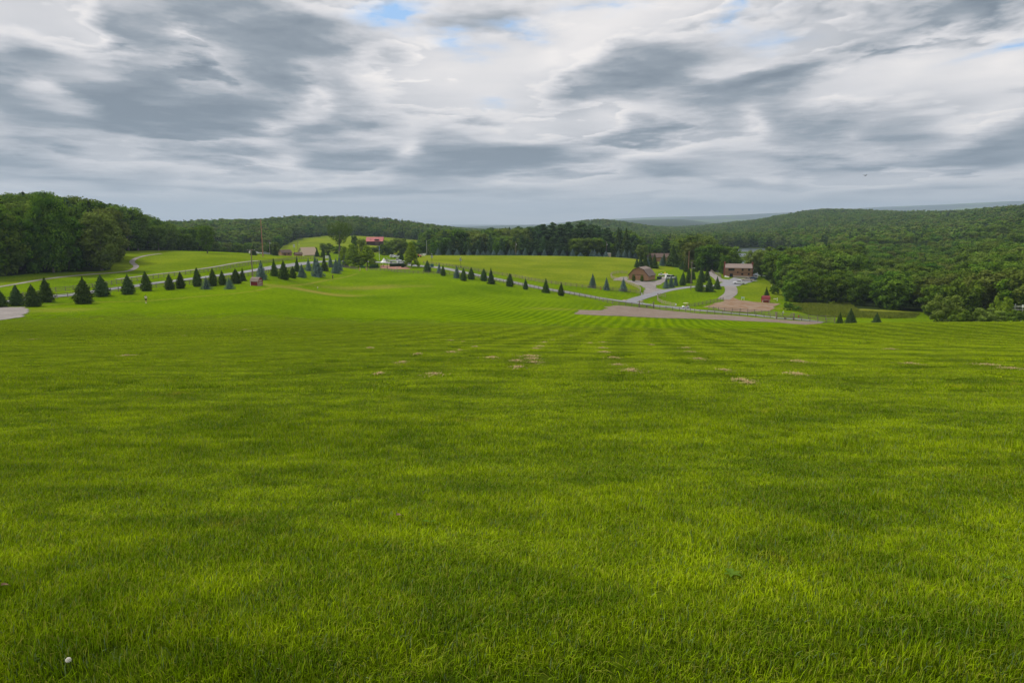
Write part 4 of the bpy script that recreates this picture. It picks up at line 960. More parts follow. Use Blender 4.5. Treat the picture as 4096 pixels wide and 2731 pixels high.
# ---- buildings
def gambrel(w, he, hb, ht, bx): return [(-w/2, 0), (w/2, 0), (w/2, he), (w*bx/2, hb), (0, ht), (-w*bx/2, hb), (-w/2, he)]
def roof_sheets(o, prof, y0, y1, t, matk, over=.3, name='roof'):   # prof: outline of the roof line (x,z) left to right
    m = MB(); n = len(prof)
    up = [(x, z + t) for x, z in prof]
    vs = [(x, y0 - over, z) for x, z in prof] + [(x, y0 - over, z) for x, z in up] + [(x, y1 + over, z) for x, z in prof] + [(x, y1 + over, z) for x, z in up]
    fs = []
    for i in range(n-1):
        fs += [(i, i+1, n+i+1, n+i), (2*n+i+1, 2*n+i, 3*n+i, 3*n+i+1), (n+i, n+i+1, 3*n+i+1, 3*n+i), (i+1, i, 2*n+i, 2*n+i+1)]
    fs += [(0, n, 3*n, 2*n), (n-1, 3*n-1, 4*n-1, 2*n-1)]
    m._add(vs, fs); return m.build(name, M[matk], o)
# barn: front gable faces the viewer, long side turned to the right
o = put('barn', 2553, 1121, 'brown gambrel barn with two doors facing the yard', 'barn', -20)
W_, D_ = 9.3, 9.8
m = MB(); m.prism(gambrel(W_, 2.3, 4.9, 5.75, .50), 0, D_); m.build('wall', M['board'], o)
rp = [(-W_/2 - .35, 1.95), (-W_*.25 - .05, 4.95), (0, 5.85), (W_*.25 + .05, 4.95), (W_/2 + .35, 1.95)]
roof_sheets(o, rp, 0, D_, .12, 'shingle', .3)
m = MB()
for a, b in zip(rp[:-1], rp[1:]): m.bar((a[0], -.36, a[1]), (b[0], -.36, b[1]), .07, .26)
m.build('roof_trim', M['trim'], o)
for sx in (-.78, .78):
    m = MB(); m.box(sx, -.05, 1.15, 1.5, .08, 2.3); m.box(sx, -.10, 2.2, 1.5, .04, .1); d = m.build('door', M['board_door'], o)
    m = MB(); m.box(sx + (.6 if sx < 0 else -.6), -.11, 1.1, .06, .05, .3); m.build('handle', M['black'], d)
m = MB(); m.box(-3.5, -.05, 1.05, 1.0, .08, 2.1); m.build('side_door', M['board_door'], o)
m = MB(); m.box(0, -.05, 3.6, 2.0, .08, 1.5); m.bar((-1.0, -.11, 2.82), (1.0, -.11, 2.82), .05, .1); m.bar((0, -.11, 2.85), (0, -.11, 4.3), .05, .08); m.build('loft_door', M['board_door'], o)
m = MB(); m.box(0, -.06, 2.5, 5.2, .08, .14); m.build('door_track', M['trim'], o)
for yy in (2.4, 4.4, 6.4):
    m = MB(); m.box(W_/2 + .03, yy, 1.75, .08, .8, .5); f = m.build('window', M['trim'], o)
    m = MB(); m.box(W_/2 + .08, yy, 1.75, .04, .62, .36); m.build('pane', M['glass'], f)
# two storey brown house
o = put('house', 2953, 1110, 'two storey brown house with a chimney at each end', 'house', 3)
W_, D_ = 12.9, 8.0
m = MB(); m.box(0, D_/2, 1.05, W_ - .5, D_ - .4, 2.7); m.box(0, D_/2 - .12, 3.55, W_ - .5, D_, 2.1); m.build('wall', M['board'], o)
m = MB(); m.prism([(-D_/2, 4.58), (D_/2, 4.58), (0, 6.2)], -W_/2 + .32, W_/2 - .32)
for i, v in enumerate(m.v): m.v[i] = (v[1], v[0] + D_/2, v[2])
m.build('gable', M['board'], o)
m = MB(); t_ = .14
for s in (-1, 1):
    a = Vector((0, D_/2, 6.32)); b = Vector((0, D_/2 + s*(D_/2 + .55), 4.50))
    d = b - a; nrm = Vector((0, s*1.82, 4.5)).normalized() * t_
    vs = []
    for x in (-W_/2 + .15, W_/2 - .15):
        for q in (a, b): vs += [q + Vector((x, 0, 0)), q + Vector((x, 0, 0)) + nrm]
    m._add(vs, [(0,1,3,2),(4,6,7,5),(0,4,5,1),(2,3,7,6),(0,2,6,4),(1,5,7,3)])
rf = m.build('roof', M['shingle'], o)
for x in (-W_/2, W_/2):
    m = MB(); m.box(x, D_/2, 3.45, .7, 1.5, 7.3); m.box(x, D_/2, 7.12, .85, 1.65, .16); m.build('chimney', M['brickwork'], rf)
    m = MB(); m.box(x*.985, D_*.5 - 2.4, 2.2, .22, 3.2, 4.6); m.build('brick_end', M['brickwork'], o)
def window(o, x, z, w, h, y=0.0, fm='trim', mull=1):
    m = MB(); m.box(x, y - .04, z, w, .10, h); f = m.build('window', M[fm], o)
    m = MB(); k = (w - .12) / mull
    for i in range(mull): m.box(x - w/2 + .06 + k*(i + .5), y - .10, z, k - .06, .04, h - .14)
    m.build('pane', M['glass'], f)
window(o, -3.35, 3.75, 2.9, 1.1, -.13, mull=3); window(o, 1.8, 3.75, .9, 1.05, -.13, mull=2); window(o, 4.75, 3.8, .9, 1.05, -.13, mull=2)
window(o, 1.75, 1.65, .9, .8, .19, mull=2); window(o, 4.75, 1.7, .85, .9, .19, mull=2); window(o, -.35, 2.5, .55, .9, -.16)
m = MB(); m.box(-.35, -.16, 2.9, 1.6, .06, 3.2); m.build('entry_bay', M['board_door'], o)
m = MB(); m.box(-3.3, .16, .75, 1.5, .08, 2.1); d = m.build('garage_door', M['glass'], o)
m = MB(); m.box(0, -.28, 2.45, W_ - .5, .10, .14); m.build('band', M['trim'], o)
m = MB(); m.box(2.0, -.5, .62, 8.6, .5, .14); m.build('porch_edge', M['white'], o)
m = MB(); m.box(1.2, -1.2, .05, 6.6, .5, 1.1); m.build('garden_wall', M['stone'], o)
m = MB(); m.bar((-6.3, -1.2, .6), (-4.4, -2.6, .1), .4, .6); m.build('white_steps', M['white'], o)
# small red shed, left
def shed_left():
    o = put('shed', 1027, 1142, 'small red shed with white trimmed doors and a brown roof', 'shed', -38)
    W_, D_ = 2.05, 2.75     # gable end at +x side faces right of view
    m = MB(); m.prism([(-W_/2, 0), (W_/2, 0), (W_/2, 1.35), (W_*.30, 2.1), (0, 2.38), (-W_*.30, 2.1), (-W_/2, 1.35)], -D_/2, D_/2)
    for i, v in enumerate(m.v): m.v[i] = (v[1], v[0], v[2])
    m.build('wall', M['barn_red'], o)
    m = MB(); pr = [(-W_/2 - .14, 1.2), (-W_*.31, 2.13), (0, 2.42), (W_*.31, 2.13), (W_/2 + .14, 1.2)]
    n = 5; vs = [(-D_/2 - .1, a, b) for a, b in pr] + [(-D_/2 - .1, a, b + .08) for a, b in pr] + [(D_/2 + .1, a, b) for a, b in pr] + [(D_/2 + .1, a, b + .08) for a, b in pr]
    fs = []
    for i in range(n-1): fs += [(i, i+1, n+i+1, n+i), (2*n+i+1, 2*n+i, 3*n+i, 3*n+i+1), (n+i, n+i+1, 3*n+i+1, 3*n+i), (i+1, i, 2*n+i, 2*n+i+1)]
    fs += [(0, n, 3*n, 2*n), (n-1, 3*n-1, 4*n-1, 2*n-1)]
    m._add(vs, fs); m.build('roof', M['shingle'], o)
    m = MB(); x = D_/2 + .03
    for y in (-.62, -.02, .58): m.box(x, y, .85, .06, .08, 1.55)
    for z in (.10, .82, 1.60): m.box(x + .01, -.02, z, .05, 1.25, .08)
    m.box(-D_/2 + .06, -W_/2 - .03, .68, .1, .06, 1.35); m.box(D_/2 - .06, -W_/2 - .03, .68, .1, .06, 1.35); m.box(0, -W_/2 - .035, 1.24, D_, .06, .1)
    m.build('white_trim', M['white'], o)
    m = MB()
    for y in (-.32, .28):
        for z in (.46, 1.2): m.box(D_/2 + .02, y, z, .03, .48, .58)
    m.build('door', M['barn_red'], o)
shed_left()
o = put('shed', 3065, 1210, 'red metal roofed shed at the edge of the brown gravel yard', 'shed', 14)
W_, D_ = 2.7, 2.2
m = MB(); m.box(0, D_/2, .5, W_, D_, 1.15)
m.prism([(-D_/2, 1.05), (D_/2, 1.05), (D_*.3, 2.0), (0, 2.42), (-D_*.3, 2.0)], -W_/2 + .004, W_/2 - .004)
for i, v in enumerate(m.v[8:]): m.v[8+i] = (v[1], v[0] + D_/2, v[2])
m.build('wall', M['barn_red'], o)
m = MB(); pr = [(-D_/2 - .15, .98), (-D_*.31, 2.03), (0, 2.46), (D_*.31, 2.03), (D_/2 + .15, .98)]; n = 5
vs = [(-W_/2 - .12, a + D_/2, b) for a, b in pr] + [(-W_/2 - .12, a + D_/2, b + .07) for a, b in pr] + [(W_/2 + .12, a + D_/2, b) for a, b in pr] + [(W_/2 + .12, a + D_/2, b + .07) for a, b in pr]
fs = []
for i in range(n-1): fs += [(i, i+1, n+i+1, n+i), (2*n+i+1, 2*n+i, 3*n+i, 3*n+i+1), (n+i, n+i+1, 3*n+i+1, 3*n+i), (i+1, i, 2*n+i, 2*n+i+1)]
fs += [(0, n, 3*n, 2*n), (n-1, 3*n-1, 4*n-1, 2*n-1)]
m._add(vs, fs); m.build('roof', M['red_metal'], o)
m = MB(); m.box(0, -.04, .92, W_, .07, .12); m.box(-W_/2 + .06, -.04, .43, .12, .07, .86); m.box(W_/2 - .3, -.04, .43, .12, .07, .86); m.build('white_trim', M['white'], o)

def gable_house(name, px, row, label, cat, w, d, he, hr, wall, roof, rot=0, Y=None, along=True, wins=(), y0=60, over=.4, doors=()):
    o = put(name, px, row, label, cat, rot, y0, Y, sink=.1)
    m = MB(); m.box(0, d/2, he/2, w, d, he); m.build('wall', M[wall], o)
    m = MB()
    if along:     # ridge runs across the view
        m.prism([(-d/2, he - .02), (d/2, he - .02), (0, hr - .06)], -w/2 + .01, w/2 - .01)
        for i, v in enumerate(m.v): m.v[i] = (v[1], v[0] + d/2, v[2])
        m.build('gable', M[wall], o)
        m = MB(); t = .14
        pr = [(-d/2 - over, he - (hr - he) * over / (d/2)), (0, hr), (d/2 + over, he - (hr - he) * over / (d/2))]
        vs = []
        for x in (-w/2 - over, w/2 + over): vs += [(x, a + d/2, b) for a, b in pr] + [(x, a + d/2, b + t) for a, b in pr]
        m._add(vs, [(0,1,4,3),(1,2,5,4),(6,9,10,7),(7,10,11,8),(3,4,10,9),(4,5,11,10),(0,6,7,1),(1,7,8,2),(0,3,9,6),(2,8,11,5)]); rf = m.build('roof', M[roof], o)
    else:
        m.prism([(-w/2, he - .02), (w/2, he - .02), (0, hr - .06)], .01, d - .01); m.build('gable', M[wall], o)
        k = he - (hr - he) * over / (w/2)
        rf = roof_sheets(o, [(-w/2 - over, k), (0, hr), (w/2 + over, k)], 0, d, .14, roof, over)
    for (x, z, ww, hh) in wins: window(o, x, z, ww, hh, 0, 'trim')
    for (x, ww, hh) in doors: m = MB(); m.box(x, -.04, hh/2, ww, .1, hh); m.build('door', M['trim'], o)
    return o, rf
o, rf = gable_house('house', 1499, 981, 'dark lodge with a bright red roof on the far green hill', 'house', 15.6, 9, 4.2, 7.9, 'dark_wall', 'red_roof', -6, Y=655, wins=[(-6.0,3.0,1.6,1.1),(-3.0,3.0,1.6,1.1),(5.5,3.1,1.3,1.0),(-6.0,1.0,1.2,1.0),(5.7,1.0,1.3,1.1)], doors=[(2.2,3.2,3.6)])
m = MB(); m.box(2.0, 1.0, 5.6, 4.2, 2.6, .9); m.build('dormer', M['dark_wall'], rf)
m = MB(); m.box(-4.2, 1.75, 6.2, 1.2, .08, .8, rx=.72); m.build('skylight', M['white'], rf)
gable_house('cabin', 1148, 1024, 'log cabin with a brown shingled roof behind the upper fence', 'cabin', 6.4, 5.2, 2.1, 3.7, 'board', 'shingle_dark', 25, Y=425, wins=[(1.2,1.3,.9,.7)], doors=[(-1.2,.9,1.9)])
gable_house('cabin', 1196, 1026, 'small low cabin right of the larger log cabin', 'cabin', 4.2, 3.6, 1.3, 2.3, 'board', 'shingle_dark', 15, Y=430)
gable_house('house', 1244, 1023, 'house with a steep tan roof reaching almost to the ground', 'house', 9.5, 8.5, 1.0, 5.4, 'cream', 'tan_roof', 28, Y=440)
gable_house('cabin', 1224, 1000, 'narrow dark hut with a white roof on the far meadow', 'cabin', 7.0, 3.4, 1.8, 2.7, 'barn_red', 'white', 0, Y=540)
gable_house('house', 2634, 1040, 'long low brown building with a dull red roof beyond the barn', 'house', 14.5, 8, 2.9, 5.0, 'board', 'shingle_dark', -4, Y=425, wins=[(-3,1.7,1.2,1.0),(2.5,1.7,1.2,1.0)])
o = put('shed', 2433, 1020, 'small pale hut behind the young blue spruces', 'shed', 20, Y=446)
m = MB(); m.box(0, 1, 1.3, 3.4, 2.4, 2.9); m.build('wall', M['cream'], o); m = MB(); m.box(0, 1, 2.84, 3.8, 2.8, .16, rx=.05); m.build('roof', M['white'], o)

# ---- poles, wires, lamps
def pole(px, row, top, label, arm=0.0, matk='pole_wood', Y=None, can=False, y0=60, r=.15, lamp=False, name='utility_pole', lean=0):
    o = put(name, px, row, label, 'utility pole', 0, y0, Y, sink=.2); h = ztop(top, o.location.y) - o.location.z
    m = MB(); m.tube([(0,0,0), (0,0,h*.5), (0,0,h)], [r*1.25, r*1.05, r*.8], 9); m.build('pole', M[matk], o)
    if arm: m = MB(); m.box(0, -.18, h - .35, arm, .12, .14); a = m.build('crossarm', M[matk], o); m = MB(); [m.lathe([(.05,0),(.07,.08),(.04,.2)], 6, (x, -.18, h - .28)) for x in (-arm*.45, -arm*.15, arm*.15, arm*.45)]; m.build('insulators', M['metal'], a)
    if can: m = MB(); m.lathe([(.05,0),(.28,.03),(.28,.85),(.1,.92)], 10, (.38, -.1, h*.80 - .4)); m.build('transformer', M['metal'], o)
    if lamp: m = MB(); m.bar((0,0,h*.78), (.9,-.2,h*.80), .06); m.box(1.1,-.2,h*.79,.5,.25,.16); m.build('street_light', M['white'], o)
    return o, h
pA = pole(1013, 1141, 996, 'grey utility pole with one crossarm, standing left of the small red shed', 2.2)
m = MB(); m.box(.38, -.2, 1.75, .3, .25, .5); m.build('meter_box', M['metal'], pA[0])
pole(1052, 1021, 878, 'very tall bare reddish pole on the meadow crest', 0, 'pole_red', Y=345, r=.24)
pB = pole(1080, 1020, 960, 'utility pole with a lamp and transformer right of the tall bare pole', 1.9, Y=420, can=True, lamp=True)
pC = pole(1193, 1012, 966, 'thin utility pole with a crossarm in front of the far meadow', 1.8, Y=470, lamp=True)
pD = pole(1707, 1022, 961, 'white guyed pole at the left end of the middle field', 0, 'metal', Y=425)
m = MB(); m.bar((.1, 0, 5.5), (2.2, -.3, 1.0), .05); m.build('guy_wire', M['lightwood'], pD[0])
pE = pole(2063, 1024, 967, 'utility pole with a white transformer behind the middle field', 0, Y=440, can=True)
pF = pole(2425, 1022, 966, 'utility pole beside the pale hut behind the blue spruces', 0, Y=448, can=True)
pG = pole(2753, 1060, 1004, 'short reddish pole top rising among the trees behind the inner lawn', 0, 'pole_red', Y=350, r=.15)
pH = pole(2763, 1160, 1048, 'tall grey utility pole with a lamp on the inner lawn', .9, can=False, lamp=True)
def wire(label, a, b, sag=1.2, r=.022):
    A_ = a[0].location + Vector((0, 0, a[1]*.93)); B_ = b[0].location + Vector((0, 0, b[1]*.93)); m = MB()
    m.tube([A_.lerp(B_, t) - A_ - Vector((0, 0, sag*4*t*(1-t))) for t in [i/12 for i in range(13)]], r, 4, False)
    o = m.build('power_line', M['black']); o.location = A_; tag(o, label, 'power line')
wire('power line from the guyed white pole to the pole behind the middle field', pD, pE)
wire('power line along the pines between the two poles behind the middle field', pE, pF)
wire('power line from the pole left of the shed to the pole with the lamp', pA, pB)
def lamp_post(px, row, top, label, panel=True):
    o = put('lamp_post', px, row, label, 'lamp post', 0, sink=.05); h = ztop(top, o.location.y) - o.location.z
    m = MB(); m.lathe([(.22,0),(.20,.5),(.08,.6),(.06,h-.6)], 10); m.build('post', M['black'], o)
    m = MB(); m.lathe([(.06,h-.62),(.17,h-.5),(.20,h-.12),(.05,h)], 8); m.build('lantern', M['metal'], o)
    if panel: m = MB(); m.box(0, -.1, h*.72, 1.15, .06, 1.1); m.bar((-.5,-.05,h*.72+.52),(.5,-.05,h*.72+.52),.05); m.build('banner', M['metal'], o)
lamp_post(1728, 1057, 1014, 'black lamp post with a grey banner behind the green cabinet')
lamp_post(1843, 1070, 1026, 'black lamp post with a grey banner, alone by the middle field')
lamp_post(1549, 1073, 1031, 'black lamp post with a dark banner right of the white tent')
o = put('sign', 1178, 1021, 'framed grey sign board high on a thin post by the log cabin', 'sign', 0, Y=420); h = ztop(978, o.location.y) - o.location.z
m = MB(); m.tube([(0,0,0),(0,0,h)], .07, 6); m.build('post', M['black'], o); m = MB(); m.box(0,-.1,h-.85,1.1,.1,1.75); b = m.build('board', M['white'], o); m = MB(); m.box(0,-.17,h-.85,.75,.03,1.3); m.build('sign_face', M['metal'], b)
o = put('sign', 1309, 1045, 'white two panel notice board beside the spruces', 'sign', 0, Y=330); m = MB(); [m.box(x,0,1.0,.09,.09,2.0) for x in (-.75,.75)]; m.build('posts', M['wood_grey'], o)
h = ztop(1022, o.location.y) - o.location.z
m = MB(); [m.box(x,-.08,h-.7,.72,.05,1.3) for x in (-.4,.4)]; m.build('panels', M['white'], o)
# flagpole
o = put('flagpole', 1518, 1042, 'white flagpole with a limp blue and white flag', 'flagpole', 0, y0=200); h = ztop(984, o.location.y) - o.location.z
m = MB(); m.tube([(0,0,0),(0,0,h)], [.10,.05], 8); m.lathe([(.02,0),(.09,.06),(.02,.14)], 8, (0,0,h)); m.build('pole', M['white'], o)
m = MB(); pts = [(.08,0),(.42,-.5),(.30,-1.1),(.45,-1.9),(.20,-2.2),(.08,-1.8)]
m._add([(x, y, h - .25 + z) for y in (-.04, .10) for x, z in pts], [tuple(range(6)), tuple(range(11,5,-1))] + [(i, (i+1) % 6, (i+1) % 6 + 6, i + 6) for i in range(6)]); m.build('flag', M['blue'], o)
# tent
o = put('tent', 1537, 1067, 'white peaked canopy tent on the red paving', 'tent', 20); h = ztop(1032, o.location.y) - o.location.z
s = 1.55
m = MB(); rings = [(s, 2.05), (s*.97, 2.25), (s*.55, 2.75), (s*.2, h - .4), (.03, h)]
vs = [(a*r, b*r, z) for r, z in rings for a, b in ((-1,-1),(1,-1),(1,1),(-1,1))]; fs = [(i*4+j, i*4+(j+1) % 4, i*4+4+(j+1) % 4, i*4+4+j) for i in range(4) for j in range(4)] + [(16,17,18,19), (3,2,1,0)]
m._add(vs, fs); m.build('canopy', M['canvas'], o)
for a, b in ((-1,-1),(1,-1),(1,1),(-1,1)): m = MB(); m.box(a*(s-.05), b*(s-.05), 1.02, .06, .06, 2.05); m.build('leg', M['white'], o)
# hedges
def hedge(px, row, w, d, h, label, rot=0, Y=None, rnd=False):
    o = put('hedge', px, row, label, 'hedge', rot, Y=Y); g = np.random.default_rng(int(px))
    n = 2600; P_ = g.uniform(-1, 1, (n, 3)); k = g.integers(0, 3, n)
    if rnd: P_ /= np.linalg.norm(P_, axis=1)[:, None]; P_[:, 2] = np.abs(P_[:, 2])*2-1
    else:
        ax = g.integers(0, 3, n); sg = g.choice([-1, 1], n); P_[np.arange(n), ax] = sg * g.uniform(.9, 1.03, n)
    nr_ = P_.copy(); pos = P_ * [w/2, d/2, h/2] + [0, 0, h/2]
    Vv, Fv = leaves(pos, nr_, .16, g); m = MB(); m.box(0, 0, h*.46, w*.9, d*.86, h*.9)
    me = mesh_np('foliage', np.vstack([Vv, np.array(m.v)]), [Fv, np.array(m.f) + len(Vv)]); attr(me, 'tint', np.concatenate([g.uniform(0, 1, n).repeat(4), np.zeros(8)])); me.materials.append(M['hedge'])
    link(bpy.data.objects.new('foliage', me), o); return o
hedge(1587, 1066, 6.6, 1.2, 1.45, 'clipped dark hedge along the back of the red paving', -4)
hedge(1616, 1069, 2.6, 1.6, 1.6, 'rounded clipped hedge at the right end of the long hedge', 0, rnd=True)
hedge(1496, 1073, 4.6, 1.8, 1.9, 'dark rounded hedge left of the white tent', 0, rnd=True)

# ---- vehicles: x is the length, the nose at +x
def vehicle(kind, px, row, label, cat, paint, rot, Y=None, y0=60, name=None, sc=1.0):
    o = put(name or {'pickup':'pickup_truck','suv':'parked_car','sedan':'parked_car','van':'delivery_van','tow':'flatbed_truck'}[kind], px, row, label, cat, rot, y0, Y, scale=(sc,)*3)
    wd_ = 1.9; L = {'pickup':5.5,'suv':4.6,'sedan':4.5,'van':5.2,'tow':7.0}[kind]
    if kind == 'pickup':
        body = [(-2.7,.45),(2.65,.45),(2.7,.85),(2.55,1.08),(1.15,1.16),(-.75,1.16),(-.75,1.12),(-2.7,1.12)]; cab = [(-.75,1.14),(1.15,1.14),(.45,1.80),(-.60,1.82)]; ax = (-1.75, 1.75)
    elif kind == 'suv':
        body = [(-2.25,.4),(2.2,.4),(2.28,.8),(2.1,1.0),(1.1,1.08),(-2.25,1.08)]; cab = [(-2.2,1.06),(1.1,1.06),(.35,1.70),(-1.9,1.72)]; ax = (-1.45, 1.4)
    elif kind == 'van':
        body = [(-2.5,.4),(2.45,.4),(2.5,.9),(1.9,1.2),(-2.5,1.2)]; cab = [(-2.5,1.18),(1.9,1.18),(1.3,2.0),(-2.45,2.15)]; ax = (-1.6, 1.6)
    elif kind == 'tow':
        body = [(-3.2,.75),(3.2,.45),(3.35,1.0),(3.1,1.35),(1.9,1.45),(-3.2,1.0)]; cab = [(.5,1.35),(2.1,1.42),(1.6,2.2),(.55,2.25)]; ax = (-2.1, 2.3)
    else:
        body = [(-2.2,.35),(2.2,.35),(2.25,.7),(2.0,.88),(.95,.96),(-1.4,.98),(-2.2,.92)]; cab = [(-1.6,.95),(1.0,.95),(.25,1.42),(-1.0,1.45)]; ax = (-1.35, 1.35)
    m = MB(); m.prism(body, -wd_/2, wd_/2); m.build('body', M[paint], o, bevel=.05)
    m = MB(); m.prism(cab, -wd_/2 + .14, wd_/2 - .14); c_ = m.build('cabin', M[paint], o, bevel=.05)
    zs = [z for x, z in cab]; z0_, z1_ = min(zs) + .08, max(zs) - .13; x0_, x1_ = cab[0][0], cab[1][0]
    for sy in (-1, 1):
        m = MB(); t0 = (z0_ - cab[1][1]) / (cab[2][1] - cab[1][1]); 
        xa = cab[1][0] + (cab[2][0]-cab[1][0]) * .22; xb = cab[1][0] + (cab[2][0]-cab[1][0]) * .85; xc = cab[3][0] + .12; xd = cab[0][0] + .15; xm = (xa + xd) / 2
        y = sy * (wd_/2 - .12)
        for q0, q1, r0_, r1_ in ((xd, xm - .06, xc, xm - .06), (xm + .06, xa, xm + .06, xb)):
            m._add([(q0, y-.02, z0_), (q1, y-.02, z0_), (r1_, y-.02, z1_), (r0_, y-.02, z1_), (q0, y+.02, z0_), (q1, y+.02, z0_), (r1_, y+.02, z1_), (r0_, y+.02, z1_)], [(0,1,2,3),(4,7,6,5),(0,4,5,1),(1,5,6,2),(2,6,7,3),(3,7,4,0)])
        m.build('side_window', M['glass'], o)
    m = MB(); a = Vector((cab[1][0] - .04, 0, cab[1][1] + .08)); b = Vector((cab[2][0] + .02, 0, cab[2][1] - .1)); m.bar(a + Vector((.05,0,0)), b + Vector((.05,0,0)), wd_ - .45, .03); m.build('windscreen', M['glass'], o)
    wm = None
    for x in ax:
        for sy in (-1, 1):
            m = MB(); m.lathe([(.0,-.11),(.24,-.12),(.37,-.10),(.38,.10),(.24,.12),(0,.11)], 14); w_ = m.build('wheel', M['rubber'], o); w_.rotation_euler = (math.pi/2, 0, 0); w_.location = (x, sy*(wd_/2 - .10), .38)
            m = MB(); m.lathe([(.0,-.135),(.20,-.13),(.21,.13),(0,.135)], 10); m.build('rim', M['metal'], w_)
    for sy in (-1, 1):
        m = MB(); m.box(body[2][0] - .02, sy*.7, body[2][1] - .02, .08, .3, .16); m.build('headlight', M['white'], o)
        m = MB(); m.box(body[0][0] - .01, sy*.8, body[2][1], .06, .18, .2); m.build('tail_light', M['red'], o)
    if kind == 'pickup': m = MB(); m.box(-1.72, 0, 1.135, 1.75, 1.6, .04); m.build('bed_liner', M['black'], o)
    if kind == 'tow': m = MB(); m.box(-1.7, 0, 1.45, 4.4, 2.3, .14, ry=.12); m.box(-1.7, -1.15, 1.55, 4.4, .08, .25, ry=.12); m.build('flat_bed', M['white'], o)
    return o
vehicle('pickup', 2957, 1137, 'white pickup truck, nearest of the cars parked below the brown house', 'pickup truck', 'carwhite', 180)
vehicle('pickup', 2990, 1125, 'tan pickup truck with a pale roof parked behind the white pickup', 'pickup truck', 'cartan', 176)
vehicle('sedan', 3008, 1120, 'dark blue car parked next to the tan truck', 'car', 'carblue', 172)
vehicle('suv', 3013, 1113, 'white estate car, farthest in the row below the house', 'car', 'carwhite', 170)
vehicle('tow', 1581, 1051, 'white flatbed truck facing right behind the long hedge', 'truck', 'carwhite', -8)
vehicle('suv', 1606, 1056, 'white car half hidden behind the right end of the hedge', 'car', 'carwhite', 5)
vehicle('suv', 1627, 1057, 'pale car with dark windows just left of the two stemmed pale tree', 'car', 'cargrey', 4)
vehicle('suv', 1575, 1031, 'small white car far behind the flatbed truck, left of a pair', 'car', 'carwhite', 4, y0=200)
vehicle('sedan', 1588, 1031, 'small white car far behind the flatbed truck, right of a pair', 'car', 'carwhite', 10, y0=200)
vehicle('suv', 1013, 1020, 'white vehicle left of the tall bare pole on the crest', 'car', 'carwhite', 12, Y=400)
vehicle('sedan', 1031, 1020, 'low white car right of another on the meadow crest', 'car', 'carwhite', 0, Y=400)
vehicle('sedan', 1064, 1020, 'pale car between the tall bare pole and the lamp pole', 'car', 'cargrey', 0, Y=402)
vehicle('van', 2681, 1117, 'white box van with a small red mark behind the trio of blue spruces', 'van', 'carwhite', 30)
vehicle('tow', 2651, 1104, 'small white work truck with a grey bed right of the barn', 'truck', 'carwhite', 185, sc=.62)
o = put('tractor', 2662, 1103, 'small yellow machine between the work truck and the white van', 'tractor', 0)
m = MB(); m.box(0,0,.75,1.7,1.0,.6); m.box(-.3,0,1.35,.8,.9,.6); m.build('body', M['yellow'], o, bevel=.06)
for x, r in ((-.5,.5),(.6,.35)):
    for s in (-1,1): m = MB(); m.lathe([(.0,-.1),(r,-.09),(r,.09),(0,.1)], 12); w_ = m.build('wheel', M['rubber'], o); w_.rotation_euler = (math.pi/2,0,0); w_.location = (x, s*.55, r)
o = put('tractor', 1677, 1029, 'small orange tractor at the left end of the white paddock fence', 'tractor', 0, y0=250)
m = MB(); m.box(.5,0,.9,1.4,.7,.6); m.box(-.5,0,1.1,.9,.9,.9); m.build('body', M['orange'], o, bevel=.06)
for x, r in ((-.6,.6),(.9,.4)):
    for s in (-1,1): m = MB(); m.lathe([(.0,-.12),(r,-.1),(r,.1),(0,.12)], 12); w_ = m.build('wheel', M['rubber'], o); w_.rotation_euler = (math.pi/2,0,0); w_.location = (x, s*.6, r)
# golf cart
o = put('golf_cart', 2742, 1233, 'white golf cart with a flat roof on the lane', 'golf cart', 200)
m = MB(); m.prism([(-1.15,.3),(1.1,.3),(1.2,.62),(.95,.85),(.55,.86),(.45,.40),(-.2,.40),(-.25,.72),(-1.15,.78)], -.58, .58); m.build('body', M['carwhite'], o, bevel=.04)
m = MB(); m.box(-.05, 0, 1.86, 1.75, 1.2, .08); m.build('roof', M['cream'], o, bevel=.03)
for x in (-.8, .62):
    for s in (-1, 1): m = MB(); m.bar((x, s*.52, .8), (x*.95, s*.52, 1.84), .04); m.build('roof_post', M['black'], o)
m = MB(); m.box(-.42,0,.80,.5,1.1,.14); m.box(-.68,0,1.08,.12,1.1,.5); m.build('seat', M['cream'], o)
m = MB(); m.tube([(.5,-.25,.8),(.28,-.25,1.05)], .02, 6); m.lathe([(.17,0),(.19,.02),(.17,.04)], 12, (.27,-.25,1.05)); m.build('steering_wheel', M['black'], o)
for x in (-.78, .78):
    for s in (-1, 1): m = MB(); m.lathe([(.0,-.09),(.23,-.08),(.23,.08),(0,.09)], 12); w_ = m.build('wheel', M['rubber'], o); w_.rotation_euler = (math.pi/2,0,0); w_.location = (x, s*.5, .23)
GC = o

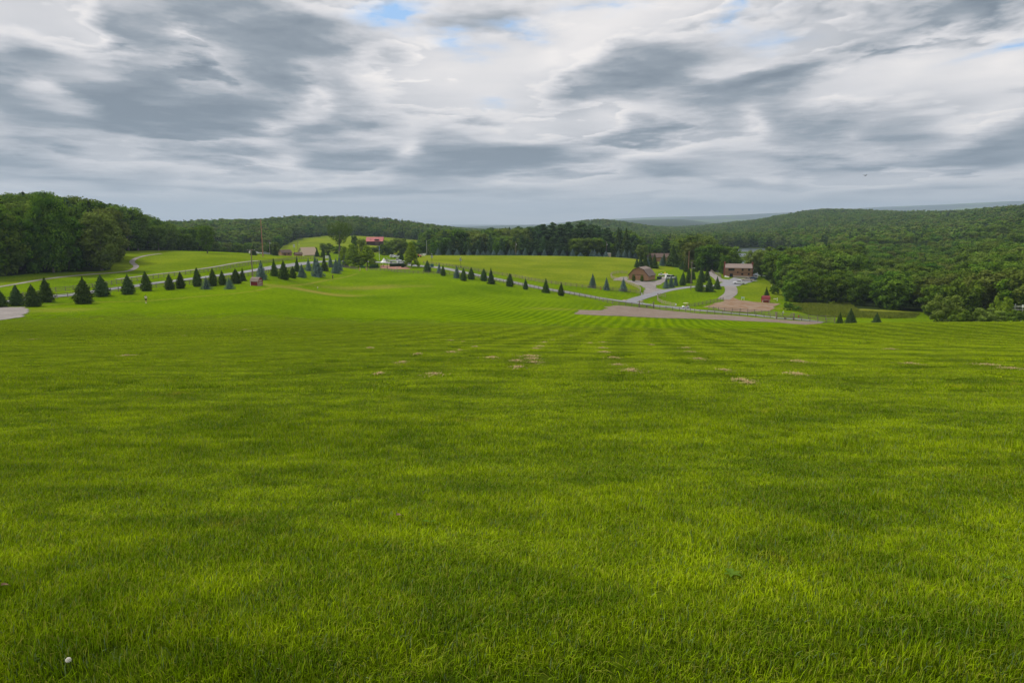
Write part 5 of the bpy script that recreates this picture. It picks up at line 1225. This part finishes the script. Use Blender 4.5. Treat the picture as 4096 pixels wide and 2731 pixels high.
# ---- people
def person(px, row, label, top, legs, pose='walk', rot=0.0, Y=None, sleeve=True, short=True, loc=None, parent_rot=None):
    if loc is None: o = put('person', px, row, label, 'person', rot, Y=Y)
    else: o = thing('person', loc, label, 'person', parent_rot)
    sit = pose == 'sit'; st = .16 if pose == 'walk' else .03
    hip = .50 if sit else .93
    J = {}; R_ = {}; E = []
    def j(n, co, r, par=None): J[n] = Vector(co); R_[n] = r; (E.append((par, n)) if par else None)
    j('pelvis', (0,0,hip), (.15,.11)); j('waist', (0,0,hip+.17), (.14,.10), 'pelvis'); j('chest', (0,.01,hip+.38), (.17,.115), 'waist'); j('neckb', (0,.01,hip+.54), (.07,.07), 'chest')
    j('neck', (0,0,hip+.60), (.055,.055), 'neckb'); j('headb', (0,-.01,hip+.67), (.075,.085), 'neck'); j('head', (0,-.015,hip+.76), (.078,.095), 'headb'); j('crown', (0,0,hip+.83), (.055,.065), 'head')
    for s, n in ((-1,'l'), (1,'r')):
        j('sh'+n, (s*.18,.01,hip+.49), (.055,.055), 'chest')
        if sit: j('el'+n, (s*.24,-.05,hip+.22), (.042,.042), 'sh'+n); j('wr'+n, (s*.15,-.28,hip+.17), (.028,.028), 'el'+n); hd = Vector((0,-1,0))
        else: j('el'+n, (s*.30,.05*s,hip+.20), (.042,.042), 'sh'+n); j('wr'+n, (s*.25,-.12*s-.04,hip+.0), (.028,.028), 'el'+n); hd = Vector((-.1*s,-.2,-1)).normalized()
        j('hd'+n, J['wr'+n] + hd*.07, (.036,.018), 'wr'+n)
        if sit: j('hp'+n, (s*.09,-.02,hip-.01), (.09,.09), 'pelvis'); j('kn'+n, (s*.12,-.42,hip+.02), (.06,.06), 'hp'+n); j('an'+n, (s*.12,-.42,.09), (.04,.04), 'kn'+n)
        else: j('hp'+n, (s*.09,0,hip-.06), (.095,.095), 'pelvis'); j('kn'+n, (s*.10,-.5*s*st-.03,.50), (.062,.062), 'hp'+n); j('an'+n, (s*.10,s*st,.09), (.042,.042), 'kn'+n)
        j('tt'+n, J['an'+n] + Vector((0,-.16,-.05)), (.04,.03), 'an'+n)
        q = J['hd'+n]; side = hd.cross(Vector((0,0,1)) if sit else Vector((1,0,0))).normalized() if True else None
        for f, (off, ln) in enumerate(((-.027,.062),(-.009,.075),(.009,.07),(.027,.055))):
            b_ = q + side*off + hd*.01; j('f%d%s' % (f, n), b_ + hd*ln*.5, (.009,.009), 'hd'+n); j('g%d%s' % (f, n), b_ + hd*ln + Vector((0,-.015,0)), (.007,.007), 'f%d%s' % (f, n))
        j('th'+n, J['wr'+n] + hd*.045 + side*(-.05), (.010,.010), 'wr'+n)
    def grown(name, keys, mat_, parent, fat=0.0):
        idx = {k: i for i, k in enumerate(keys)}; me = bpy.data.meshes.new(name)
        me.from_pydata([J[k] for k in keys], [(idx[a], idx[b]) for a, b in E if a in idx and b in idx], [])
        ob = link(bpy.data.objects.new(name, me), parent); ob.modifiers.new('skin', 'SKIN')
        for k, i in idx.items(): me.skin_vertices[0].data[i].radius = tuple(r + fat for r in R_[k]); me.skin_vertices[0].data[i].use_root = (i == 0)
        ss = ob.modifiers.new('smooth', 'SUBSURF'); ss.levels = ss.render_levels = 1; me.materials.append(mat_); return ob
    grown('body', list(J), M['skin'], o)
    tk = ['pelvis','waist','chest','shl','shr'] + (['ell','elr'] if sleeve else [])
    keep_ = dict(J)
    if sleeve:
        for n in 'lr': J['el'+n] = J['sh'+n].lerp(J['el'+n], .55 if short else 1.0)
    grown('shirt', tk, M[top], o, .014); J.update(keep_)
    for n in 'lr': J['kn'+n] = keep_['kn'+n] if not short else keep_['hp'+n].lerp(keep_['kn'+n], .9)
    grown('trousers', ['pelvis','hpl','hpr','knl','knr'] + ([] if short else ['anl','anr']), M[legs], o, .016); J.update(keep_)
    m = MB(); c0 = J['head']
    bm = bmesh.new(); bmesh.ops.create_icosphere(bm, subdivisions=2, radius=1)
    for v in bm.verts: v.co = Vector((v.co.x*.088, v.co.y*.10 + .02, v.co.z*.095 + .035)) + c0
    bmesh.ops.delete(bm, geom=[v for v in bm.verts if v.co.z < c0.z - .02 or (v.co.y < c0.y - .045 and v.co.z < c0.z + .06)], context='VERTS')
    me = bpy.data.meshes.new('hair'); bm.to_mesh(me); bm.free(); me.materials.append(M['hair']); link(bpy.data.objects.new('hair', me), o)
    m = MB(); [m.box(J['an'+n].x, J['an'+n].y - .07, .05, .10, .27, .10) for n in 'lr']; m.build('shoes', M['cloth_white' if top == 'cloth_white' else 'cloth_dark'], o, bevel=.02)
    m = MB(); [m.box(c0.x + s*.03, c0.y - .092, c0.z + .01, .022, .012, .012) for s in (-1,1)]; m.box(c0.x, c0.y - .102, c0.z - .02, .022, .03, .035); m.build('face', M['hair'] if False else M['trim'], o)
    return o
pw = person(585, 1212, 'person in a white shirt and dark shorts walking on the lawn', 'cloth_white', 'cloth_dark', 'walk', 200); pw.scale = (1.08,)*3
person(1331, 1116, 'person dressed all in black standing on the trodden trail', 'cloth_dark', 'cloth_dark', 'stand', 30, short=False)
person(1503, 1073, 'seated person in a pale shirt in front of the dark hedge', 'cloth_white', 'cloth_dark', 'sit', 10)
person(1533, 1068, 'seated person in pink under the white tent', 'cloth_pink', 'cloth_dark', 'sit', -20)
pg = GC.matrix_basis @ Vector((-.42, .22, .36)); person(0, 0, 'person in pink riding in the golf cart', 'cloth_pink', 'cloth_dark', 'sit', loc=pg, parent_rot=GC.rotation_euler.z + math.pi/2)
for px, row, lab in ((1503, 1073, 'folding chair under the person by the dark hedge'), (1533, 1068, 'folding chair under the person in the tent')):
    o = put('chair', px, row, lab, 'chair', 10 if px < 1510 else -20); m = MB(); m.box(0,.02,.40,.44,.42,.05); m.build('seat', M['blue'], o); m = MB(); m.box(0,.24,.68,.44,.05,.5); m.build('backrest', M['blue'], o)
    for a, b in ((-1,-1),(1,-1),(1,1),(-1,1)): m = MB(); m.box(a*.19,.02+b*.18,.19,.03,.03,.40); m.build('leg', M['metal'], o)

# ---- smaller things
o = put('dumpster', 2637, 1116, 'dark open topped dumpster right of the barn', 'dumpster', 12)
m = MB(); m.prism([(-.95,.1),(.95,.1),(1.05,1.05),(-1.05,1.05)], -.6, .6); m.build('bin', M['dump'], o, bevel=.03); m = MB(); m.box(0,0,1.09,2.16,1.26,.06,rx=.04); m.build('lid', M['black'], o)
o = put('utility_cabinet', 1728, 1069, 'green metal cabinet at the foot of the lamp post', 'cabinet', 10)
m = MB(); m.box(0,0,.75,1.5,1.0,1.5); m.build('cabinet', M['green_box'], o, bevel=.04); m = MB(); m.box(0,0,1.53,1.6,1.1,.06); m.build('lid', M['green_box'], o); m = MB(); m.box(-.02,-.51,.75,.03,.02,1.2); m.build('door_seam', M['black'], o)
o = put('sign', 2971, 1200, 'pale green slatted board on two legs by the gravel yard', 'sign', -18)
m = MB(); [m.box(x,0,.55,.1,.1,1.2) for x in (-.5,.5)]; m.build('legs', M['white'], o); m = MB(); [m.box(0,-.08,z,1.25,.05,.2) for z in (.75,.97,1.19)]; m.build('slats', mat('pale green paint', (.36,.50,.42), .6), o)
o = put('tractor_implement', 3103, 1205, 'white farm implement in the rough grass right of the red shed', 'implement', 0)
m = MB(); m.box(.5,0,.7,.2,.3,1.3); m.bar((-.9,0,.9),(.5,0,1.0),.12); m.build('frame', M['white'], o); m = MB(); m.box(-.5,0,.85,.9,.5,.15); m.build('deck', M['cream'], o)
def marker(px, row, h, label, matk, name='marker_post', cat='post', panel=None, y0=60):
    o = put(name, px, row, label, cat, 0, y0); m = MB(); m.box(0,0,h/2-.1,.09,.09,h+.2); m.build('post', M['wood_grey' if panel else matk], o)
    if panel: m = MB(); m.box(0,-.07,h-panel[1]/2+.05,panel[0],.04,panel[1]); m.build('panel', M[matk], o)
    return o
marker(1271, 1160, 1.0, 'white topped stake in the dry patch of lawn', 'white', panel=(.28,.4))
marker(2567, 1181, .9, 'white marker at the end of the pale curved fence', 'white', panel=(.4,.75))
marker(2703, 1229, 1.3, 'white sign at the end of the inner lawn fence', 'white', 'sign', 'sign', (.45,.6))
marker(2631, 1189, 1.5, 'small dark sign post at the junction of the lanes', 'black', 'sign', 'sign', (.3,.3))
marker(3133, 1257, 1.0, 'white marker post beyond the right timber gate', 'white', panel=(.35,.7))
marker(2621, 1148, 1.2, 'short pale post in the middle of the barn yard', 'white')
marker(2467, 1167, 1.1, 'thin grey stake in the grass strip above the lane', 'wood_grey')
marker(3085, 1150, 1.3, 'pale stake on the lawn above the red shed', 'white')
for px, row, lab in ((2402, 1159, 'red hydrant on the fence line by the blue spruces'), (3194, 1270, 'rusty red hydrant right of the right timber gate')):
    o = put('fire_hydrant', px, row, lab, 'hydrant'); m = MB(); m.lathe([(.16,0),(.16,.06),(.11,.1),(.11,.55),(.14,.58),(.10,.7),(.03,.76)], 12); m.build('body', M['red'], o); m = MB(); m.tube([(-.2,0,.45),(.2,0,.45)], .06, 8); m.build('outlets', M['red'], o)
# pale timber posts where the trail passes the fence, and the dark bench between them
for px, row, lab in ((1439, 1083, 'new yellow timber post left of the gap in the crest fence'), (1465, 1082, 'new yellow timber post right of the gap in the crest fence')):
    o = put('gate_post', px, row, lab, 'post'); m = MB(); m.box(0,0,.7,.5,.4,1.5); m.box(0,0,1.48,.58,.48,.08); m.build('post', M['lightwood'], o); m = MB(); m.box(.3,-.02,.7,.08,.35,1.3); m.build('white_edge', M['white'], o)
o = put('gate', 1452, 1074, 'dark green gate standing open behind the fence gap', 'gate', 0); m = MB(); [m.bar((-1.4,0,z),(1.4,0,z-.15),.05,.16) for z in (.5,.9,1.25)]; m.build('rails', M['green_box'], o); m = MB(); m.box(-1.45,0,.9,.14,.14,1.9); m.build('post', M['green_box'], o)
def rock(px, row, s, lab):
    bm = bmesh.new(); bmesh.ops.create_icosphere(bm, subdivisions=3, radius=1); g = random.Random(px)
    for v in bm.verts: v.co *= 1 + .35*(float(vnoise(np.array([v.co.x*1.7+px]), np.array([v.co.y*1.7+v.co.z*1.3]), 3)[0]) - .5); v.co = Vector((v.co.x*s[0], v.co.y*s[1], v.co.z*s[2]))
    me = bpy.data.meshes.new('rock'); bm.to_mesh(me); bm.free(); me.materials.append(M['stone']); ob = link(bpy.data.objects.new('rock', me)); ob.location = at(px, row); tag(ob, lab, 'rock')
rock(2498, 1202, (1.1,.5,.35), 'low flat rock on the verge left of the junction'); rock(2566, 1207, (.8,.5,.3), 'rock at the right corner of the lane junction'); rock(1589, 1073, (.9,.4,.45), 'grey boulder on the front edge of the red paving')
o = put('picnic_table', 1626, 1072, 'pale picnic table at the right end of the red paving', 'table', 10)
m = MB(); m.box(0,0,.74,1.8,.8,.06); m.build('table_top', M['wood_pale'], o)
for s in (-1,1): m = MB(); m.box(0,s*.7,.44,1.8,.28,.05); m.build('bench_seat', M['wood_pale'], o); m = MB(); m.bar((s*.65,-.75,0),(s*.65,.3,.72),.07); m.bar((s*.65,.75,0),(s*.65,-.3,.72),.07); m.build('leg', M['wood_pale'], o)
o = put('antenna', 4070, 1240, 'white frame of aerials above the bushes at the right edge', 'antenna', 0, Y=185); b = ztop(1246, 185) - o.location.z; 
m = MB(); [m.tube([(x,0,0),(x,0,b+k)], .07, 6) for x, k in ((-.9,2.1),(.75,1.9))]; m.build('masts', M['metal'], o); m = MB(); [m.bar((-1.5,0,b+z),(1.3,0,b+z2),.06) for z, z2 in ((1.6,1.5),(1.1,1.3),(.5,.6))]; m.box(.75,0,b+1.5,.4,.3,.7); m.build('crossbars', M['white'], o)
# bird: wings raised, far off in the sky
sp = Vector((ray(3461, 703)[0]*140, 140, EYE + ray(3461, 703)[1]*140)); o = thing('bird', sp, 'dark bird gliding in the sky above the right hand hills', 'bird', .3)
m = MB(); m.tube([(-.24,0,0),(-.10,0,.02),(.10,0,.02),(.22,0,0),(.30,0,-.01)], [.01,.06,.07,.035,.008], 8)
for s in (-1, 1): m._add([(-.09,s*.05,.03),(.10,s*.05,.03),(.06,s*.42,.20),(-.10,s*.40,.19),(-.02,s*.78,.16),(-.14,s*.76,.15),(0,s*.05,.045),(0,s*.4,.215)], [(0,1,2,3),(3,2,4,5),(0,6,7,3),(1,6,7,2)])
m._add([(-.22,-.03,0),(-.22,.03,0),(-.40,.08,0),(-.40,-.08,0),(-.3,0,.02)], [(0,1,4),(1,2,4),(2,3,4),(3,0,4)]); m.build('body', M['cloth_dark'], o)
# reeds on the low islands in the lake
def reeds(name, pts, h0, label):
    g = np.random.default_rng(len(pts)); n = len(pts)
    V0 = np.stack([pts[:, 0], pts[:, 1], np.full(n, LAKE_Z - .1)], -1); hh = g.uniform(.6, 1.1, n) * h0; a = g.uniform(0, 6.28, n); w = .35
    d = np.stack([np.cos(a)*w, np.sin(a)*w, np.zeros(n)], -1); up = np.stack([g.normal(0,.15,n), g.normal(0,.15,n), hh], -1)
    V = np.stack([V0 - d, V0 + d, V0 + d*.5 + up, V0 - d*.5 + up], 1).reshape(-1, 3)
    me = mesh_np(name, V, np.arange(n*4).reshape(n, 4)); attr(me, 'tint', g.uniform(0, 1, n*4)); me.materials.append(M['leaf_light']); tag(link(bpy.data.objects.new(name, me)), label, None, None, 'stuff')
def island(px0, px1, Y0, Y1, n):
    t = rg.uniform(0, 1, n); s = rg.uniform(-1, 1, n); Y = (Y0+Y1)/2 + (Y1-Y0)/2 * s * np.sqrt(np.maximum(0, 1-(2*t-1)**2)); px = px0 + (px1-px0)*t
    return np.stack([(px-2048)/F*Y, Y], -1)
reeds('reed_bed', np.vstack([island(2900, 2995, 562, 612, 4200), island(2935, 3000, 702, 722, 900), island(3050, 3120, 600, 640, 1500)]), 1.2, 'pale green reeds on low islands in the lake')

# rough grass and scrub round the marsh
def rough(name, poly_px, n, hgt, mk, label, w=.05):
    poly = [at(a, b, 150) for a, b in poly_px]; g = np.random.default_rng(n)
    xs = [p.x for p in poly]; ys = [p.y for p in poly]
    x = g.uniform(min(xs), max(xs), n*3); y = g.uniform(min(ys), max(ys), n*3); k = inpoly(x, y, poly); x, y = x[k][:n], y[k][:n]; n = len(x)
    hh = hgt * (.35 + .8 * vnoise(x/5, y/4, 8)) * g.uniform(.6, 1.2, n); a = g.uniform(0, 6.28, n); d = np.stack([np.cos(a)*w, np.sin(a)*w, np.zeros(n)], -1)
    b0 = np.stack([x, y, H(x, y) - .03], -1); up = np.stack([g.normal(0, .12, n), g.normal(0, .12, n), hh], -1)
    V = np.stack([b0 - d, b0 + d, b0 + d*.4 + up, b0 - d*.4 + up], 1).reshape(-1, 3); me = mesh_np(name, V, np.arange(n*4).reshape(n, 4)); attr(me, 'tint', g.uniform(0, 1, n).repeat(4)); me.materials.append(M[mk])
    tag(link(bpy.data.objects.new(name, me)), label, None, None, 'stuff')
M['rough'] = foliage('olive rough grass', (.10,.13,.012), (.22,.24,.03), (.2,.2,.05), .2, .2)
rough('marsh_grass', [(3135,1220),(3225,1217),(3400,1216),(3440,1247),(3600,1251),(3680,1256),(3660,1272),(3450,1272),(3300,1268),(3240,1262),(3190,1246)], 26000, .85, 'rough', 'tall olive marsh grass along the foot of the right hand wood', .09)

# ------------------------------------------------------------------ grass: blades near the eye, one scattered object
def blade_material():
    m, N = newmat('grass blades')
    zone = N.comb(0.0, 0.0, 0.0)
    c, fine, mid = grass_colour(N, zone)
    at_ = N.sep(N.add('ShaderNodeAttribute', attribute_name='tint').outputs['Color'])   # r: blade random, g: height on blade
    oi = N.add('ShaderNodeObjectInfo').outputs['Random']
    c = N.mix(1.0, c, N.mix(at_[0], (.62, .68, 1.0), (3.6, 3.15, 2.8)), 'MULTIPLY')
    dry = N.math('MULTIPLY', N.rng(at_[0], .80, .84), N.rng(at_[1], .1, .9, .2, .75))
    c = N.mix(dry, c, (.30, .23, .06))
    pale = N.rng(at_[0], .055, .03); c = N.mix(N.math('MULTIPLY', pale, .8), c, (.19, .27, .10))
    nb = N.vmath('NORMALIZE', N.vmath('ADD', N.vmath('SCALE', N.add('ShaderNodeNewGeometry').outputs['Normal'], .7), (0.0, 0.0, 1.0)))
    d = N.add('ShaderNodeBsdfDiffuse'); N.put(d.inputs[0], c); N.put(d.inputs['Normal'], nb)
    t = N.add('ShaderNodeBsdfTranslucent'); N.put(t.inputs[0], c)
    mx = N.add('ShaderNodeMixShader'); mx.inputs[0].default_value = .35
    N.put(mx.inputs[1], d.outputs[0]); N.put(mx.inputs[2], t.outputs[0])
    g = N.add('ShaderNodeBsdfGlossy'); g.inputs['Roughness'].default_value = .5; g.inputs[0].default_value = (1, 1, 1, 1)
    m2 = N.add('ShaderNodeMixShader'); m2.inputs[0].default_value = .006
    N.put(m2.inputs[1], mx.outputs[0]); N.put(m2.inputs[2], g.outputs[0])
    N.put(N.out.inputs[0], m2.outputs[0]); return m
M['blade'] = blade_material()
def tuft(name, seed, n, rad, hgt, wid, lean=.55, square=False):
    g = np.random.default_rng(seed)
    if square: bx, by = g.uniform(-rad, rad, n), g.uniform(-rad, rad, n)
    else:
        r = rad * np.sqrt(g.uniform(0, 1, n)); a = g.uniform(0, 6.283, n); bx, by = r*np.cos(a), r*np.sin(a)
    hh = hgt * g.uniform(.45, 1.15, n) * (.75 + .5 * vnoise(bx/(.25*rad), by/(.25*rad), seed)); w = wid * g.uniform(.6, 1.2, n)
    fa = g.uniform(0, 6.283, n); la = g.normal(0.6, 1.5, n); ll = np.abs(g.normal(0, lean, n)) + .15
    ux, uy = np.cos(fa), np.sin(fa); lx_, ly_ = np.cos(la), np.sin(la)
    def lvl(f, wf):
        o = hh * ll * f**1.8; z = hh * f * (1 - .22 * f * np.minimum(ll, 1.5))
        px_, py_ = bx + lx_*o, by + ly_*o
        return (np.stack([px_ - ux*w*wf/2, py_ - uy*w*wf/2, z], -1), np.stack([px_ + ux*w*wf/2, py_ + uy*w*wf/2, z], -1))
    a0, a1 = lvl(0.0, 1.0); b0, b1 = lvl(.55, .8); t0, _ = lvl(1.0, 0.0)
    a0[:, 2] -= .01; a1[:, 2] -= .01
    V = np.stack([a0, a1, b1, b0, t0], 1).reshape(-1, 3); k = np.arange(n)[:, None] * 5
    me = mesh_np(name, V, [k + np.array([[0, 1, 2, 3]]), k + np.array([[3, 2, 4]])])
    rnd = g.uniform(0, 1, n); hv = np.array([0, 0, .55, .55, 1.0])
    attr(me, 'tint', np.stack([np.repeat(rnd, 5), np.tile(hv, n), np.zeros(n*5)], -1)); me.materials.append(M['blade']); return me
ga = source_collection('tuft_source', [tuft('tuft', i, 110, .09, .021 + .0035*(i % 4), .0036, .75 + .15*(i % 3)) for i in range(8)])
gb = source_collection('sward_source', [tuft('sward', 40+i, 1300, .34, .030, .0056, 1.0, True) for i in range(5)])
gc = source_collection('field_sward_source', [tuft('field_sward', 60+i, 1500, 1.0, .042, .014, .6, True) for i in range(4)])
def grass_points(y0, y1, dens, tmax=.86, fade=0):
    out = []; y = y0
    while y < y1:
        dy = max(.25, y * .06); w = 2 * (tmax * max(y, 0) + 5.5); n = int(w * dy * dens(y)) + 1
        out.append(np.stack([rg.uniform(-w/2, w/2, n), rg.uniform(y, y + dy, n)], -1)); y += dy
    return np.vstack(out)
def grass(name, pts, src, nvar, s0, s1, pick=None, label=None, follow=True):
    z = H(pts[:, 0], pts[:, 1]); n = len(pts); e = .3
    sx = (H(pts[:, 0] + e, pts[:, 1]) - z) / e; sy = (H(pts[:, 0], pts[:, 1] + e) - z) / e
    tall = .92 + .80 * vnoise(pts[:, 0] / 1.9, pts[:, 1] / .9, 21) ** 1.6 + .55 * (vnoise(pts[:, 0] / .45, pts[:, 1] / .28, 22) - .4) + .9 * np.clip(vnoise(pts[:, 0] / .8, pts[:, 1] / .5, 30) - .72, 0, 1)
    s = rg.uniform(s0, s1, n)
    var = rg.integers(0, nvar, n) if pick is None else pick(pts)
    rz = rg.uniform(-.7, .7, n) + 2.2 * vnoise(pts[:, 0] / 2.5, pts[:, 1] / 2.5, 23)
    # tilt with the ground (small angles), turned back into the tuft's own frame
    cr, sr = np.cos(rz), np.sin(rz); gx_, gy_ = sx*cr + sy*sr, -sx*sr + sy*cr
    rot = np.stack([np.arctan(gy_), -np.arctan(gx_), rz], -1)
    return gn_scatter(name, np.stack([pts[:, 0], pts[:, 1], z + .005], -1), rot, np.stack([s, s, s * tall], -1), var, src, 'stuff', label)
p1 = grass_points(-2.0, 9.5, lambda y: 270 if y < 5.5 else 170, .95)
grass('near_grass', p1, ga, 8, .8, 1.3, None, 'mown lawn grass at the feet of the viewer')
p2 = grass_points(7.5, 30, lambda y: 4.6, .84)
grass('lawn_grass', p2, gb, 5, .9, 1.25, None, 'mown lawn grass running down the slope')
p3 = grass_points(26, 128, lambda y: .62 * min(1, (130 - y) / 35), .80)
grass('field_grass', p3, gc, 4, .9, 1.25, None, 'mown grass out to the crest of the field')
print('grass', len(p1), len(p2), len(p3))

# dry clippings left in small heaps by the mower
def clippings(spots):
    g = np.random.default_rng(4); Vs = []
    for px, row, rad in spots:
        p = at(px, row); rad *= .8; n = int(120 * rad / .2)
        r = rad * np.abs(g.normal(0, .5, n)); a = g.uniform(0, 6.28, n); x = p.x + r*np.cos(a)*1.1; y = p.y + r*np.sin(a)*2.2 + .25*r*np.cos(a*2)
        z = H(x, y) + .030 + .03 * np.exp(-(r / rad)**2 * 2) * g.uniform(.5, 1, n)
        d = g.normal(0, 1, (n, 3)); d[:, 2] *= .35; d /= np.linalg.norm(d, axis=1)[:, None]; L = g.uniform(.012, .045, n)[:, None]
        w = np.cross(d, [0, 0, 1.0]); w /= np.linalg.norm(w, axis=1)[:, None] + 1e-9; c = np.stack([x, y, z], -1)
        Vs.append(np.stack([c - d*L - w*.004, c - d*L + w*.004, c + d*L + w*.004, c + d*L - w*.004], 1).reshape(-1, 3))
    V = np.vstack(Vs); me = mesh_np('clippings', V, np.arange(len(V)).reshape(-1, 4)); me.materials.append(mat('dry clippings', (.40,.30,.13), .95, .4, 9))
    tag(link(bpy.data.objects.new('clippings', me)), 'scattered heaps of dry tan grass clippings on the lawn', None, None, 'stuff')
SP = [(2175,1372,.35),(2160,1388,.3),(2145,1397,.3),(2118,1428,.4),(2130,1440,.35),(2138,1455,.3),(1966,1434,.3),(2062,1449,.3),(2075,1474,.25),(1807,1412,.3),(1802,1364,.35),(1610,1455,.3),(1735,1503,.25),(1850,1370,.25),(1670,1420,.2),
 (2412,1372,.3),(2408,1395,.3),(2418,1412,.3),(2455,1436,.25),(2472,1465,.22),(2525,1487,.3),(2605,1382,.2),(2795,1440,.3),(2760,1412,.3),(2745,1395,.3),(2965,1528,.3),(2897,1486,.2),(3190,1450,.35),(3185,1502,.3),(2210,1362,.3),(2285,1345,.3),(505,1427,.3),(1900,1390,.2),
 (1840,1405,.2),(1480,1395,.25),(1520,1500,.15),(2360,1375,.2),(2990,1540,.15),(3560,1400,.3),(3640,1460,.3),(3950,1465,.35),(4050,1480,.3),(130,1360,.3),(740,1345,.3),(980,1320,.4),(1180,1335,.3)]
clippings(SP)

# the few single plants one can pick out at the viewer's feet
M['petal'] = mat('white clover petals', (.75,.72,.66), .8, .05, 20); M['weed'] = foliage('broad weed leaf', (.10,.19,.02), (.16,.27,.03), (.14,.24,.03), .3, 3)
M['dead_leaf'] = mat('dead leaf', (.30,.20,.12), .9, .3, 20)
def clover(px, row, lab):
    p = at(px, row); o = thing('clover_flower', p, lab, 'flower'); m = MB(); m.tube([(0,0,0),(.005,0,.055)], .0015, 5); m.build('stem', M['weed'], o)
    g = random.Random(px); m = MB()
    for i in range(46):
        t = math.acos(1 - 1.75*(i+.5)/46); a = i*2.4; r = .010; d = Vector((math.sin(t)*math.cos(a), math.sin(t)*math.sin(a), math.cos(t))); m.bar(Vector((.005,0,.060)) + d*.002, Vector((.005,0,.060)) + d*(r + .002*g.random()), .0030)
    m.build('flower_head', M['petal'], o)
clover(275, 2690, 'white clover flower in the lower left corner of the lawn')
def weed(px, row, n, L, lab):
    p = at(px, row); o = thing('weed', p + Vector((0,0,.03)), lab, 'weed'); g = random.Random(px)
    for i in range(n):
        a = 2*math.pi*i/n + g.uniform(-.3,.3); l = L * g.uniform(.7, 1.1); m = MB(); vs = []; k = 7
        for j in range(k+1):
            t = j/k; w = .21*l*math.sin(math.pi*min(1, t*.9+.08))**.8; r = l*t; z = .25*l*math.sin(t*2.2)
            c = Vector((math.cos(a)*r, math.sin(a)*r, z)); q = Vector((-math.sin(a), math.cos(a), 0))*w
            vs += [c - q + Vector((0,0,.12*w)), c, c + q + Vector((0,0,.12*w))]
        m._add(vs, [(j*3+s, j*3+s+1, j*3+s+4, j*3+s+3) for j in range(k) for s in (0,1)]); m.build('leaf', M['weed'], o)
weed(2925, 2318, 6, .05, 'broad leaved pale weed in the grass right of the photo centre')
weed(1720, 2105, 2, .045, 'single upright pale weed leaf left of the photo centre')
weed(4020, 2330, 4, .04, 'small broad weed in the grass near the right edge')
def deadleaf(px, row, L, lab):
    p = at(px, row); m = MB(); vs = []
    for j in range(7):
        t = j/6; w = .33*L*math.sin(math.pi*(t*.92+.04)); vs += [(L*(t-.5), -w, .012*math.sin(t*3)), (L*(t-.5), 0, .0), (L*(t-.5), w, .010*math.cos(t*3))]
    m._add(vs, [(j*3+s, j*3+s+1, j*3+s+4, j*3+s+3) for j in range(6) for s in (0,1)]); ob = m.build('dead_leaf', M['dead_leaf']); ob.location = p + Vector((0,0,.045)); ob.rotation_euler = (.2,.15,.4); tag(ob, lab, 'leaf')
deadleaf(28, 2372, .04, 'curled brown dead leaf on the grass at the left edge')
deadleaf(1600, 2085, .05, 'small brown dead leaf in the grass left of centre')

# ------------------------------------------------------------------ the air
hm, N = newmat('haze air')
v = N.add('ShaderNodeVolumePrincipled'); v.inputs['Color'].default_value = (.62, .79, .98, 1); v.inputs['Density'].default_value = 1.1e-4; v.inputs['Anisotropy'].default_value = .1
N.put(N.out.inputs[1], v.outputs[0])
zlo = float(GZ.min()) - 1.0; zhi = max(float(GZ.max()), 60) + 20
hb = MB(); hb.box(0, 0, (zlo + zhi) / 2, 34600, 34600, zhi - zlo)
ho = hb.build('haze', hm); ho['kind'] = 'stuff'; ho['label'] = 'thin pale blue haze over the far hills'
print('haze', zlo, zhi, 'ground', float(GZ.min()), float(GZ.max()))
